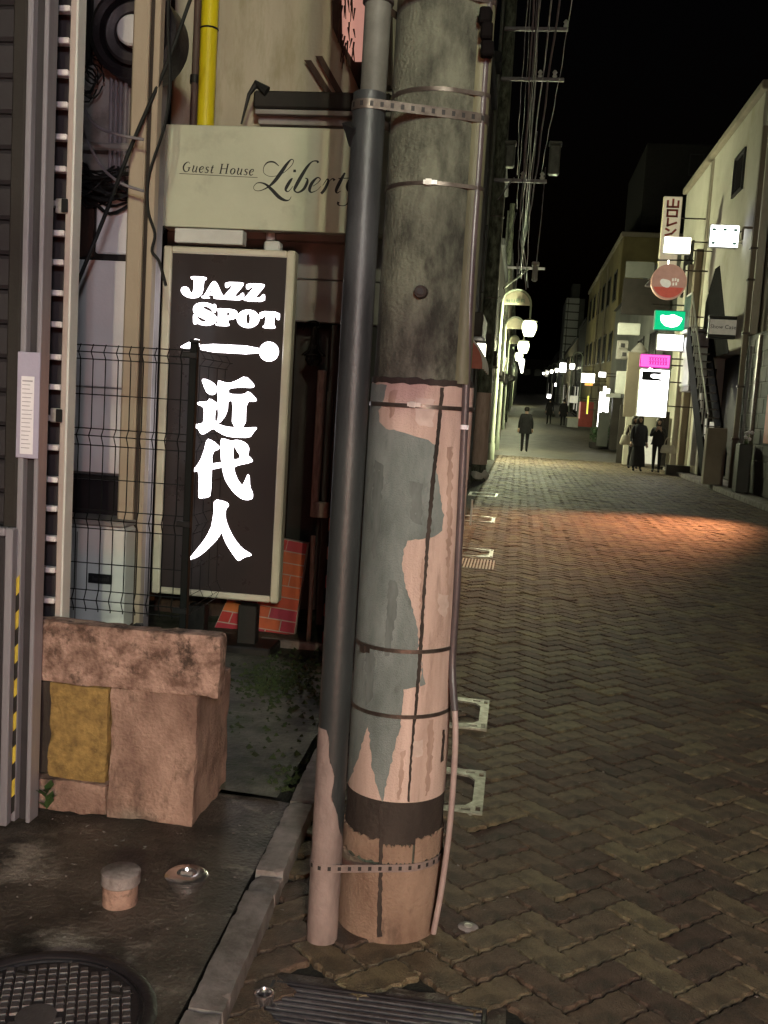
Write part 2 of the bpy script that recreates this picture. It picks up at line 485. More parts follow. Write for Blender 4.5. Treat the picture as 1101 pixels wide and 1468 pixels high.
def chaikin(pts, it=1, r=0.22):
    for _ in range(it):
        q = []
        n = len(pts)
        for i in range(n):
            a, b = pts[i], pts[(i + 1) % n]
            q.append((a[0] + (b[0] - a[0]) * r, a[1] + (b[1] - a[1]) * r))
            q.append((a[0] + (b[0] - a[0]) * (1 - r), a[1] + (b[1] - a[1]) * (1 - r)))
        pts = q
    return pts


def catmull(P, k=6):
    out = []
    n = len(P)
    for i in range(n - 1):
        p0, p1, p2, p3 = P[max(i - 1, 0)], P[i], P[i + 1], P[min(i + 2, n - 1)]
        for j in range(k):
            t = j / k
            out.append(tuple(0.5 * (2 * b + (c - a) * t + (2 * a - 5 * b + 4 * c - d) * t * t + (3 * b - a - 3 * c + d) * t ** 3)
                             for a, b, c, d in zip(p0, p1, p2, p3)))
    out.append(tuple(P[-1]))
    return out


def ribbon(mb, pts, fn, d):
    """pen stroke: points (x, y, width), smoothed, laid on a face by fn"""
    c = catmull(pts)
    vs = []
    for i, p in enumerate(c):
        a, b = c[max(i - 1, 0)], c[min(i + 1, len(c) - 1)]
        tx, ty = b[0] - a[0], b[1] - a[1]
        l = hypot(tx, ty) or 1
        w = max(p[2], 1.0) / 2
        vs.append((p[0] - ty / l * w, p[1] + tx / l * w))
        vs.append((p[0] + ty / l * w, p[1] - tx / l * w))
    pv = [Vector(fn(*q)) + Vector(d) for q in vs]
    mb.add(pv, [(2 * i, 2 * i + 1, 2 * i + 3, 2 * i + 2) for i in range(len(c) - 1)])


def text_mesh(txt, name, m, loc, size, parent=None, rot=(pi / 2, 0, 0), shear=0.0, align='CENTER', ext=0.002):
    cu = bpy.data.curves.new(name, 'FONT')
    cu.body = txt
    cu.size = size
    cu.align_x = align
    cu.align_y = 'CENTER'
    cu.shear = shear
    cu.extrude = ext
    cu.resolution_u = 2
    t = bpy.data.objects.new(name + '_tmp', cu)
    COL.objects.link(t)
    bpy.context.view_layer.update()
    me = bpy.data.meshes.new_from_object(t.evaluated_get(bpy.context.evaluated_depsgraph_get()))
    bpy.data.objects.remove(t)
    me.name = name
    me.materials.clear()
    me.materials.append(MATS[m])
    o = bpy.data.objects.new(name, me)
    COL.objects.link(o)
    o.rotation_euler = rot
    o.location = Vector(loc) - Vector(PBASE.get(parent.name, (0, 0, 0)) if parent else (0, 0, 0))
    if parent:
        o.parent = parent
    return o


def lamp_light(name, loc, watts, color, radius, parent=None):
    l = bpy.data.lights.new(name, 'POINT')
    l.energy, l.color, l.shadow_soft_size = watts, color, radius
    o = bpy.data.objects.new(name, l)
    COL.objects.link(o)
    o.location = Vector(loc) - Vector(PBASE.get(parent.name, (0, 0, 0)) if parent else (0, 0, 0))
    if parent:
        o.parent = parent
    return o


#@@STRUCTURE
# ================================================================== ground, street, paving
struct(MB().box(-400, 400, -60, 42, -1.0, -0.30).build('ground', 'earth'))
far_ground = MB()
far_ground.add([(-400, 42, -0.3), (400, 42, -0.3), (400, 600, -0.3), (-400, 600, -0.3)], [(0, 1, 2, 3)])
struct(far_ground.build('ground', 'earth', fix=False))

KX, RX = -0.60, 4.62                 # street edges: left kerb face, right kerb face
street = struct(MB().box(KX - 0.3, RX + 0.05, -6.0, 36.0, -0.28, -0.012).build('street', 'paver_bed'))
fm = MB()
ys = [36 + i * 1.0 for i in range(6)] + [42 + i * 2 for i in range(10)] + [62 + i * 8 for i in range(24)]
nx = 9
for y in ys:
    for k in range(nx):
        x = (KX - 0.4) + (RX + 0.1 - KX + 0.4) * k / (nx - 1)
        crown = 0.03 * (1 - ((k - 4) / 4) ** 2) * min(1, (y - 36) / 4)
        fm.v.append((x, y, road_z(y) + crown + random.uniform(-0.004, 0.004)))
for i in range(len(ys) - 1):
    for k in range(nx - 1):
        fm.f.append((i * nx + k, i * nx + k + 1, (i + 1) * nx + k + 1, (i + 1) * nx + k))
struct(fm.build('street_beyond', 'street_far', smooth=True, fix=False))

# interlocking pavers in 45 degree herringbone, wavy joints
A = 0.105
C45 = cos(pi / 4)


def tri(t):
    t = t % 1.0
    return (4 * t if t < 0.25 else 2 - 4 * t if t < 0.75 else 4 * t - 4)


def wav(x, y):                       # the shared wavy edge field, zero at the cell corners
    return 0.034 * tri(y * 2.0), 0.034 * tri(x * 2.0)


def brick_outline(w, h, j=0.032, st=0.125):
    pts = []
    x = 0.0
    for i in range(int(w / st)):
        pts.append((i * st, 0.0, 0))
    for i in range(int(h / st)):
        pts.append((w, i * st, 1))
    for i in range(int(w / st)):
        pts.append((w - i * st, h, 2))
    for i in range(int(h / st)):
        pts.append((0.0, h - i * st, 3))
    out = []
    for (px_, py_, e) in pts:
        dx = dy = 0.0
        if e in (0, 2):
            dy = wav(px_, 0)[1]
        else:
            dx = wav(0, py_)[0]
        cx, cy = w / 2, h / 2
        ox = -j if px_ > w - 1e-6 else (j if px_ < 1e-6 else 0)
        oy = -j if py_ > h - 1e-6 else (j if py_ < 1e-6 else 0)
        out.append((px_ + dx + ox, py_ + dy + oy))
    return out


def brick_mesh(w, h, seed, st=0.125):
    rnd = random.Random(seed)
    ol = brick_outline(w, h, st=st)
    cx, cy = w / 2, h / 2
    vs, fs = [], []
    n = len(ol)

    def put(scale_in, z):
        for (x, y) in ol:
            dx, dy = x - cx, y - cy
            sx = (abs(dx) - scale_in) / abs(dx) if abs(dx) > 0.05 else 1
            sy = (abs(dy) - scale_in) / abs(dy) if abs(dy) > 0.05 else 1
            X, Y = dx * sx * A, dy * sy * A
            vs.append((X * C45 - Y * C45, X * C45 + Y * C45, z + rnd.uniform(-0.0006, 0.0006)))
    put(0, -0.03)
    put(0, -0.006)
    put(0.045, 0.0)
    for l in range(2):
        for i in range(n):
            j = (i + 1) % n
            fs.append((l * n + i, l * n + j, (l + 1) * n + j, (l + 1) * n + i))
    fs.append(tuple(range(2 * n, 3 * n)))
    return vs, fs


variants = {('h', k): brick_mesh(2, 1, k) for k in range(4)}
variants.update({('v', k): brick_mesh(1, 2, 10 + k) for k in range(4)})
far_variants = {('h', k): brick_mesh(2, 1, k, 1.0) for k in range(4)}
far_variants.update({('v', k): brick_mesh(1, 2, 10 + k, 1.0) for k in range(4)})
bricks = []
for i in range(-140, 440):
    for j in range(-80, 80):
        for kind, (x, y, w, h) in (('h', (i + 2 * j, i - 2 * j, 2, 1)), ('v', (2 + i + 2 * j, -1 + i - 2 * j, 1, 2))):
            cx, cy = (x + w / 2) * A, (y + h / 2) * A
            X, Y = cx * C45 - cy * C45, cx * C45 + cy * C45
            if Y < 1.7 or Y > 36.0 or X < KX - 0.02 or X > RX - 0.08:
                continue
            if hypot(X + 0.275, Y - 2.80) < 0.12:
                continue
            if -0.55 < X < 0.045 and 2.09 < Y < 2.43:       # the drain grate
                continue
            u, v, dep = to_px((X, Y, 0))
            if not (-80 < u < 1180 and v < 1620):
                continue
            bricks.append((dep, u, v, X, Y, kind))
bricks.sort()


def shown(b):
    return 0 < b[1] < 1101 and 0 < b[2] < 1460 and not (440 < b[1] < 640 and b[2] < 1330) and not b[1] < 440


near = [b for b in bricks if shown(b)][:300]
near_set = set(id(b) for b in near)
paver_meshes = {}
for key, (vs, fs) in variants.items():
    me = bpy.data.meshes.new('paver')
    me.from_pydata(vs, [], fs)
    me.materials.append(MATS['paver'])
    paver_meshes[key] = me
rest = MB()
for b in bricks:
    dep, u, v, X, Y, kind = b
    k = random.randrange(4)
    dz = random.gauss(0, 0.0018) - (0.006 if random.random() < .04 else 0) + 0.004 * sin(X * 2.1 + Y * 0.9)
    tx, ty = random.gauss(0, 0.010), random.gauss(0, 0.010)
    if id(b) in near_set:
        o = bpy.data.objects.new('paver', paver_meshes[(kind, k)])
        COL.objects.link(o)
        o.location = (X, Y, dz)
        o.rotation_euler = (tx, ty, random.gauss(0, 0.008))
        o.parent = street
    else:
        vs, fs = (variants if dep < 9 else far_variants)[(kind, k)]
        rest.add([(p[0] + X, p[1] + Y, p[2] + dz + p[1] * tx - p[0] * ty) for p in vs], fs)
pr = rest.build('paving', 'paver', street, fix=False)
pr['kind'] = 'stuff'

# left: kerb stones, concrete apron, mossy alley slab
AZ, KZ = 0.03, 0.06
ap = MB()
gx, gy = 46, 40
for i in range(gy + 1):
    for k in range(gx + 1):
        x = -4.2 + (4.2 - 0.705) * k / gx
        y = -1.0 + 4.50 * i / gy
        x2 = x - 0.03 * (y - 2.6) * (k / gx)
        ap.v.append((x2, y, AZ + 0.006 * sin(x * 5.1 + y * 2.2) + random.uniform(-0.003, 0.003)))
for i in range(gy):
    for k in range(gx):
        ap.f.append((i * (gx + 1) + k, i * (gx + 1) + k + 1, (i + 1) * (gx + 1) + k + 1, (i + 1) * (gx + 1) + k))
struct(ap.build('concrete_apron', 'apron_concrete', smooth=True, fix=False))
al = MB()
for i in range(41):
    for k in range(41):
        x = -4.2 + (4.2 - 0.74) * k / 40
        y = 3.49 + 4.2 * i / 40
        al.v.append((x - 0.04 * (k / 40), y, AZ + 0.012 + 0.012 * sin(x * 7 + y * 5) * sin(y * 3.1) + random.uniform(-0.006, 0.006)))
for i in range(40):
    for k in range(40):
        al.f.append((i * 41 + k, i * 41 + k + 1, (i + 1) * 41 + k + 1, (i + 1) * 41 + k))
struct(al.build('alley_ground', 'alley_concrete', smooth=True, fix=False))
left_walk = MB().box(-1.5, -0.98, 7.7, 42, -0.2, 0.05)
struct(left_walk.build('left_pavement', 'kerb_concrete'))

kerb = empty('kerb', (-0.66, 2.5, 0))
struct(kerb)
y = 0.95
for k, ln in enumerate((0.62, 0.60, 0.60, 0.12, 0.55, 0.6, 0.6, 0.6)):
    ang = 0.045
    xo = -0.66 - ang * (y + ln / 2 - 2.6) * 0.8
    st = MB().rough(xo - 0.032, xo + 0.058, y + 0.004, y + ln - 0.004, -0.1, KZ - (0.012 if k == 3 else 0) + random.uniform(-0.004, 0.004), 0.02, 0.0014, 0.008, k * 1.7)
    st.v = [(p[0] - .036 * (p[1] - y - ln / 2), p[1], p[2]) for p in st.v]
    st.build('kerb_stone', 'kerb_concrete', kerb)
    y += ln
rk = empty('kerb', (RX + 0.08, 15, 0))
struct(rk)
for k in range(24):
    y0 = 4 + k * 1.2
    MB().cbox(RX, RX + 0.16, y0 + 0.006, y0 + 1.194, -0.2, 0.10, 0.015).build('kerb_stone', 'kerb_concrete', rk)
rw = MB()
for y0, y1 in ((0, 42), (42, 62), (62, 250)):
    rw.add([(RX + 0.16, y0, road_z(y0) + 0.09), (7.5, y0, road_z(y0) + 0.09), (7.5, y1, road_z(y1) + 0.09), (RX + 0.16, y1, road_z(y1) + 0.09)], [(0, 1, 2, 3)])
struct(rw.build('right_pavement', 'kerb_concrete', fix=False))

# moss tufts along the alley, uncountable
ms = MB()
rm = random.Random(5)
for k in range(900):
    t = rm.random()
    if t < 0.5:
        x, y = rm.gauss(-1.15, 0.12), rm.gauss(5.1, 0.22)
    elif t < 0.8:
        x, y = rm.gauss(-1.0, 0.2), rm.gauss(4.6, 0.35)
    else:
        x, y = rm.gauss(-0.80, 0.05), rm.gauss(3.45, 0.25)
    if not (-1.75 < x < -0.70 and 3.56 < y < 6.2):
        continue
    s_ = rm.uniform(0.006, 0.022)
    a = rm.uniform(0, 6.28)
    z = AZ + 0.012
    ms.add([(x + s_ * cos(a), y + s_ * sin(a), z), (x + s_ * cos(a + 2.1), y + s_ * sin(a + 2.1), z), (x + s_ * cos(a + 4.2), y + s_ * sin(a + 4.2), z),
            (x + rm.gauss(0, .006), y + rm.gauss(0, .006), z + s_ * 0.9)], [(0, 1, 3), (1, 2, 3), (2, 0, 3)])
mo = ms.build('moss', 'moss', fix=False)
mo['kind'] = 'stuff'
mo['label'] = 'green moss growing over the damp alley concrete'

# ================================================================== the utility pole with its conduit
PC = Vector((-0.275, 2.805))


def prad(z):
    return 0.1385 - 0.0030 * z


def cyl(u, v):                        # pixel -> (angle from the front, height) on the pole
    d = ray(u, v)
    r = 0.135
    for _ in range(3):
        a = d.x ** 2 + d.y ** 2
        b = -2 * (d.x * PC.x + d.y * PC.y)
        c = PC.length_squared - r * r
        disc = b * b - 4 * a * c
        if disc < 0:
            t = -b / (2 * a)
        else:
            t = (-b - math.sqrt(disc)) / (2 * a)
        z = CAMH + d.z * t
        r = prad(z)
    x, y = d.x * t - PC.x, d.y * t - PC.y
    return atan2(x, -y), z


def pp(phi, z, off=0.0):
    r = prad(z) + off
    return (PC.x + r * sin(phi), PC.y - r * cos(phi), z)


pole = thing('utility_pole', 'thick concrete utility pole with torn grey sheet, nearest in the street', 'utility pole', (PC.x, PC.y, 0))
Z = lambda v: cyl(575, v)[1]
z_sheet0, z_sheet1 = Z(1150), Z(549)
z_dark0 = Z(1208)


def ring_part(name, m, z0, z1, off, n=48, nz=2, parent=pole, wob=0.0, tilt=0.0, a0=0.0, a1=2 * pi):
    mb = MB()
    rnd = random.Random(name + str(z0))
    cnt = n if abs(a1 - a0 - 2 * pi) < 1e-6 else n + 1
    lay = [(off - 0.02, z0), *[(off, z0 + (z1 - z0) * i / nz) for i in range(nz + 1)], (off - 0.02, z1)]
    for (o_, z) in lay:
        for k in range(cnt):
            ph = a0 + (a1 - a0) * k / n
            mb.v.append(pp(ph, z + tilt * sin(ph) + rnd.uniform(-wob, wob) * (1 if z in (z0, z1) else 0), o_))
    for i in range(len(lay) - 1):
        for k in range(n):
            k2 = (k + 1) % cnt
            mb.f.append((i * cnt + k, i * cnt + k2, (i + 1) * cnt + k2, (i + 1) * cnt + k))
    return mb.build(name, m, parent, smooth=True)


shaft = MB().lathe([(prad(z), z) for z in [-0.1 + 0.25 * i for i in range(36)]], PC.x, PC.y, 48)
shaft.build('shaft', 'pole_concrete', pole, smooth=True)
ring_part('base_collar', 'collar_concrete', 0.0, Z(1243), 0.010, wob=0.004, nz=4)
for (a0, a1, dz) in ((-1.9, -0.15, 0.0), (-0.08, 0.5, -0.012), (0.55, 1.9, 0.006)):
    ring_part('cracked_collar', 'collar_concrete', Z(1240) + 0.006, Z(1206) + dz, 0.008, n=24, wob=0.006, a0=a0, a1=a1)
ring_part('dark_band', 'pole_dark', Z(1212), z_sheet0 + 0.004, 0.0035, wob=0.002)
ring_part('wrap_sheet', 'pole_sheet', z_sheet0, z_sheet1, 0.005, nz=12)
ring_part('sealant_ring', 'pole_dark', z_sheet1 - 0.001, Z(541), 0.0065, wob=0.003)
MB().lathe([(0.004, 0)], 0, 0, 3)


def patch(name, m, px_pts, off, parent=pole, jag=1.2, seed=1, left=None):
    rnd = random.Random(seed)
    pts = []
    n = len(px_pts)
    for i in range(n):
        a, b = px_pts[i], px_pts[(i + 1) % n]
        steps = max(1, int(hypot(b[0] - a[0], b[1] - a[1]) / 5))
        for k in range(steps):
            t = k / steps
            pts.append(cyl(a[0] + (b[0] - a[0]) * t + rnd.uniform(-jag, jag), a[1] + (b[1] - a[1]) * t + rnd.uniform(-jag, jag)))
    q = [(p[0] * 0.135, p[1]) for p in pts]
    inner = []
    x0, x1 = min(p[0] for p in q), max(p[0] for p in q)
    y0, y1 = min(p[1] for p in q), max(p[1] for p in q)
    s_ = 0.014
    yy = y0 + s_
    while yy < y1:
        xx = x0 + s_
        while xx < x1:
            inner.append((xx, yy))
            xx += s_
        yy += s_ * 2.5
    nb = len(q)
    res = delaunay_2d_cdt([Vector(p) for p in q + inner], [(i, (i + 1) % nb) for i in range(nb)], [list(range(nb))], 1, 1e-6)
    vs = [pp(p[0] / 0.135, p[1], off) for p in res[0]]
    return MB().add(vs, [tuple(f) for f in res[2]]).build(name, m, parent, smooth=True)


patch('torn_sheet', 'torn_sheet', [(528, 549), (556, 552), (553, 572), (546, 590), (546, 604), (556, 614), (585, 622), (608, 628), (623, 638), (624, 672),
      (630, 712), (634, 738), (631, 760), (622, 769), (606, 772), (584, 775), (580, 788), (577, 808), (581, 838), (590, 868), (597, 895), (600, 925), (604, 955),
      (608, 981), (592, 984), (579, 988), (577, 1012), (574, 1040), (567, 1068), (560, 1100), (549, 1149), (543, 1130), (535, 1100), (533, 1066), (530, 1036),
      (524, 1056), (518, 1082), (509, 1106), (500, 1124), (492, 1124), (497, 1000), (506, 850), (518, 680)], 0.0068, seed=3)
patch('sheet_seam', 'pole_dark', [(630, 556), (635, 556), (627, 640), (622, 690), (614, 780), (608, 860), (604, 930), (598, 1000), (590, 1080), (586, 1148),
      (583, 1148), (587, 1080), (594, 1000), (599, 930), (604, 860), (609, 780), (616, 690), (622, 640)], 0.0082, jag=0.7, seed=4)
patch('stain_streak', 'pole_dark', [(545, 1150), (552, 1150), (550, 1200), (549, 1262), (548, 1340), (541, 1340), (544, 1262), (546, 1200)], 0.0118, jag=1.0, seed=6)
for (pl_, m_, sd) in (([(640, 640), (646, 640), (644, 760), (640, 850), (637, 850), (638, 760)], 'sheet_grime', 21), ([(603, 800), (608, 800), (606, 905), (601, 985), (597, 985), (600, 905)], 'sheet_grime', 22),
                      ([(560, 560), (572, 560), (566, 598), (560, 600)], 'sheet_grime', 23), ([(612, 1030), (620, 1028), (617, 1090), (611, 1140), (607, 1140), (610, 1085)], 'sheet_grime', 24),
                      ([(575, 1075), (580, 1075), (577, 1120), (573, 1146), (570, 1146)], 'sheet_grime', 25), ([(540, 660), (552, 664), (548, 742), (541, 800), (537, 800), (538, 720)], 'torn_grime', 26),
                      ([(560, 830), (572, 836), (566, 900), (558, 940), (553, 940), (556, 880)], 'torn_grime', 27), ([(588, 690), (606, 694), (604, 752), (590, 748)], 'torn_grime', 28), ([(526, 920), (540, 924), (536, 1000), (528, 1010)], 'torn_grime', 29),
                      ([(596, 570), (622, 572), (620, 612), (597, 608)], 'glue_mark', 30), ([(592, 1062), (606, 1060), (604, 1082), (591, 1084)], 'glue_mark', 31), ([(627, 850), (640, 852), (637, 884), (626, 880)], 'glue_mark', 32)):
    patch('grime_patch', m_, pl_, 0.0076 if m_ != 'collar_concrete' else 0.0048, jag=1.8, seed=sd)
patch('stain_streak', 'pole_dark', [(632, 1045), (635, 1045), (633, 1090), (629, 1092)], 0.0068, jag=0.6, seed=8)

# conduit on the pole's left
CB = gnd(457, 1357)
CQ = Vector((CB.x, CB.y + 0.043))
z_join = at(525, 128, CQ.y - 0.04).z
worn = MB()
zs = [0.0 + i * (z_join) / 60 for i in range(61)]
MB().lathe([(0.0, 0.0)] + [(0.0425, z) for z in zs] + [(0.0, z_join + 0.001)], CQ.x, CQ.y, 28).build('conduit', 'conduit_dark', pole, smooth=True)
wz = at(445, 1045, CQ.y - 0.04).z
wm = MB()
n = 22
nz = 34
for i in range(nz + 1):
    z = 0.002 + wz * i / nz
    for k in range(n + 1):
        a = -2.4 + 4.0 * k / n
        lim = 1.6 - 1.9 * max(0, (z - 0.30) / (wz - 0.30)) ** 0.55 if z > 0.30 else 1.6
        a = min(a, lim + .22 * sin(z * 41) * sin(z * 17) + random.uniform(-0.03, 0.03))
        wm.v.append((CQ.x + 0.0436 * sin(a), CQ.y - 0.0436 * cos(a), z))
for i in range(nz):
    for k in range(n):
        wm.f.append((i * (n + 1) + k, i * (n + 1) + k + 1, (i + 1) * (n + 1) + k + 1, (i + 1) * (n + 1) + k))
wm.build('worn_coating', 'conduit_worn', pole, smooth=True, fix=False)
MB().lathe([(0.034, z_join - 0.02), (0.034, 5.5), (0.0, 5.5)], CQ.x + 0.008, CQ.y, 24).build('upper_conduit', 'conduit_grey', pole, smooth=True)
MB().lathe([(0.034, z_join + 0.22), (0.040, z_join + 0.222), (0.040, z_join + 0.30), (0.034, z_join + 0.302)], CQ.x + 0.008, CQ.y, 24).build('conduit_clamp', 'pole_dark', pole, smooth=True)

# thin pipe on the right of the front, bending in at the foot
tp = []
for v, u in ((-60, 692), (100, 685), (250, 676), (400, 665), (548, 659), (700, 657), (850, 655), (960, 655), (1040, 653), (1120, 650), (1200, 643), (1280, 632), (1338, 621)):
    q = at(u, v, PC.y - 0.105)
    if v < 1000:
        zq = at(u, v, PC.y - 0.09).z
        q = Vector(pp(.96 + .26 * max(0, min(1, (v - 400) / 500)), zq, 0.0135))
    tp.append(q)
tp = [Vector(p) for p in catmull([tuple(p) for p in tp], 4)]
MB().tube(tp[:32], 0.0105, 10).build('thin_pipe', 'thin_pipe', pole, smooth=True)
MB().tube(tp[31:], 0.0085, 10).build('thin_pipe', 'thin_pipe_pale', pole, smooth=True)
wq = Vector(pp(1.07, at(656, 612, PC.y - .09).z, 0.0135))
MB().tube([wq - Vector((0, 0, .006)), wq + Vector((0, 0, .006))], 0.0118, 12).build('tape_mark', 'paper', pole)
# moulded cover on the right flank
cvz = Z(545)
# the wrap bulges over the buried cable on the right flank
bz0, bz1 = Z(1090), Z(549)
bu = MB()
for i in range(25):
    t = i / 24
    z = bz0 + (bz1 - bz0) * t
    out_ = 0.001 + 0.009 * min(1, t * 1.25) ** .9
    for k in range(13):
        a = -pi / 2 + pi * k / 12
        r = prad(z) + 0.0052 - 0.004 + out_ * max(0, cos(a)) ** .8
        ph_ = 1.58 + .26 * sin(a)
        bu.v.append((PC.x + r * sin(ph_), PC.y - r * cos(ph_), z))
for i in range(24):
    for k in range(12):
        bu.f.append((i * 13 + k, i * 13 + k + 1, (i + 1) * 13 + k + 1, (i + 1) * 13 + k))
bu.f.append(tuple(24 * 13 + k for k in range(13)))
bu.build('sheet_bulge', 'pole_sheet', pole, smooth=True)
cv = MB()
prof = []
for k in range(13):
    a = -pi / 2 + pi * k / 12
    prof.append((0.027 * sin(a), 0.026 * cos(a)))
phc = 1.02
ax, ay = sin(phc), -cos(phc)
for i in range(14):
    z = cvz + (7.5 - cvz) * i / 13
    r = prad(z) - 0.003
    for (t, o_) in prof:
        cv.v.append((PC.x + ax * (r + o_) - ay * t, PC.y + ay * (r + o_) + ax * t, z))
for i in range(13):
    for k in range(12):
        cv.f.append((i * 13 + k, i * 13 + k + 1, (i + 1) * 13 + k + 1, (i + 1) * 13 + k))
cv.f.append(tuple(range(13)))
cv.build('cable_cover', 'cover_plate', pole, smooth=True)
for (u, v) in ((694, 24), (696, 45), (697, 70)):
    q = at(u, v, PC.y - 0.12)
    MB().cbox(q.x - 0.012, q.x + 0.020, q.y - 0.02, q.y + 0.02, q.z - 0.020, q.z + 0.018, 0.005, 0.003).build('cable_clamp', 'void_dark', pole)


def hull_band(z, w, m, tilt=0.0, with_cond=False, holes=False, cover=True):
    """a strap round the pole (and the conduit or cover), following their convex outline"""
    pts = []
    for k in range(72):
        a = 2 * pi * k / 72
        r = prad(z) + (0.0072 if z_sheet0 < z < z_sheet1 else 0.001 if z > z_sheet1 else 0.0115)
        pts.append((PC.x + r * sin(a), PC.y - r * cos(a)))
    if with_cond:
        for k in range(40):
            a = 2 * pi * k / 40
            pts.append((CQ.x + 0.0445 * sin(a), CQ.y - 0.0445 * cos(a)))
    if cover and z > cvz:
        for (t, o_) in prof:
            r = prad(z) - 0.0015
            pts.append((PC.x + ax * (r + o_) - ay * t, PC.y + ay * (r + o_) + ax * t))
    if bz0 < z < bz1:
        t = (z - bz0) / (bz1 - bz0)
        out_ = 0.001 + 0.009 * min(1, t * 1.25) ** .9
        for k in range(13):
            a = -pi / 2 + pi * k / 12
            r = prad(z) + 0.004 + out_ * max(0, cos(a)) ** .8
            ph_ = 1.58 + .26 * sin(a)
            pts.append((PC.x + r * sin(ph_), PC.y - r * cos(ph_)))
    pts = sorted(set((round(p[0], 6), round(p[1], 6)) for p in pts))

    def half(ps):
        h = []
        for p in ps:
            while len(h) > 1 and (h[-1][0] - h[-2][0]) * (p[1] - h[-2][1]) - (h[-1][1] - h[-2][1]) * (p[0] - h[-2][0]) <= 0:
                h.pop()
            h.append(p)
        return h
    lo, up = half(pts), half(pts[::-1])
    h = lo[:-1] + up[:-1]
    # resample evenly
    segs = []
    n = len(h)
    tot = sum(hypot(h[i][0] - h[(i + 1) % n][0], h[i][1] - h[(i + 1) % n][1]) for i in range(n))
    N_ = 120
    i, acc = 0, 0.0
    out = []
    for k in range(N_):
        d = tot * k / N_
        while True:
            l = hypot(h[i][0] - h[(i + 1) % n][0], h[i][1] - h[(i + 1) % n][1])
            if acc + l >= d or i == n - 1:
                break
            acc += l
            i += 1
        t = (d - acc) / l if l else 0
        a, b = h[i], h[(i + 1) % n]
        out.append((a[0] + (b[0] - a[0]) * t, a[1] + (b[1] - a[1]) * t))
    cx, cy = sum(p[0] for p in out) / N_, sum(p[1] for p in out) / N_
    mb = MB()
    for (o_, dz) in ((0.0, -w / 2), (0.0016, -w / 2), (0.0016, w / 2), (0.0, w / 2)):
        for p in out:
            l = hypot(p[0] - cx, p[1] - cy)
            zz = z + dz + tilt * (p[0] - PC.x) / 0.14
            mb.v.append((p[0] + (p[0] - cx) / l * o_, p[1] + (p[1] - cy) / l * o_, zz))
    for lay in range(3):
        for k in range(N_):
            if holes and lay == 1:
                pass
            mb.f.append((lay * N_ + k, lay * N_ + (k + 1) % N_, (lay + 1) * N_ + (k + 1) % N_, (lay + 1) * N_ + k))
    band = mb.build('steel_band', m, pole, smooth=True)
    if holes:
        hb = MB()
        for k in range(0, N_, 3):
            p, p2 = out[k], out[(k + 1) % N_]
            l = hypot(p[0] - cx, p[1] - cy)
            ex, ey = (p[0] - cx) / l * 0.0024, (p[1] - cy) / l * 0.0024
            zz = z + tilt * (p[0] - PC.x) / 0.14
            hb.add([(p[0] + ex, p[1] + ey, zz - w * .26), (p2[0] + ex, p2[1] + ey, zz - w * .26), (p2[0] + ex, p2[1] + ey, zz + w * .26), (p[0] + ex, p[1] + ey, zz + w * .26)], [(0, 1, 2, 3)])
        hb.build('band_slots', 'hazard_black', band, fix=False)
    return band


def buckle(u, v, band, m, w=0.030, h=0.011):
    ph, z = cyl(u, v)
    mb = MB()
    for (p0, p1, z0, z1, o_) in ((-.5, .5, -.5, .5, 0.010), (-.32, 0.1, -.7, .7, 0.014)):
        a0, a1 = ph + p0 * w / 0.135, ph + p1 * w / 0.135
        vs = [pp(a, zz, oo) for oo in (0.004, o_) for (a, zz) in ((a0, z + z0 * h), (a1, z + z0 * h), (a1, z + z1 * h), (a0, z + z1 * h))]
        mb.add(vs, [(0, 3, 2, 1), (4, 5, 6, 7), (0, 1, 5, 4), (1, 2, 6, 5), (2, 3, 7, 6), (3, 0, 4, 7)])
    mb.build('buckle', m, band)


hull_band(Z(4), 0.020, 'pole_dark', with_cond=True, holes=True)
hull_band(Z(133), 0.011, 'steel_band', with_cond=False)
hull_band(Z(166), 0.024, 'steel_band', with_cond=True, holes=True)
b_ = hull_band(Z(264), 0.010, 'steel_band')
buckle(617, 262, b_, 'bright_steel', 0.034)
b_ = hull_band(Z(581), 0.011, 'steel_band', cover=False)
buckle(594, 580, b_, 'bright_steel', 0.034)
b_ = hull_band(Z(933), 0.011, 'steel_band', tilt=0.002)
buckle(526, 930, b_, 'steel_band', 0.040, 0.014)
hull_band(Z(1027), 0.011, 'steel_band', tilt=0.003)
hull_band(Z(1242), 0.022, 'conduit_worn', with_cond=True, holes=True)
ph, z = cyl(604, 419)
s0 = Vector(pp(ph, z, -0.01))
s1 = Vector(pp(ph, z, 0.022))
so = MB().tube([s0, s1], [0.019, 0.016], 16).build('step_bolt_socket', 'pole_dark', pole, smooth=True)
MB().tube([s1, s1 + (s1 - s0) * 0.15], 0.009, 12).build('socket_hole', 'hazard_black', so)
q = at(496, 188, CQ.y)
MB().add([(q.x - .012, q.y, q.z + .02), (q.x + .04, q.y + .01, q.z + .035), (q.x + .04, q.y, q.z - .055), (q.x + .012, q.y - .01, q.z - .04), (q.x + .03, q.y - .04, q.z - .005)],
         [(0, 1, 4), (0, 4, 3), (4, 1, 2), (4, 2, 3), (0, 3, 2, 1)]).build('band_end', 'black_plastic', pole)
# ================================================================== small things on the near ground
def px_box(name, m, u0, v0, u1, v1, Y, depth, parent=None, b=0.004, jit=0.0):
    """a chamfered block whose front face covers the given photo rectangle at distance Y"""
    um, vm = (u0 + u1) / 2, (v0 + v1) / 2
    x0, x1 = at(u0, vm, Y).x, at(u1, vm, Y).x
    z1, z0 = at(um, v0, Y).z, at(um, v1, Y).z
    return MB().cbox(x0, x1, Y, Y + depth, z0, z1, min(b, (x1 - x0) / 3, (z1 - z0) / 3, depth / 3), jit).build(name, m, parent)


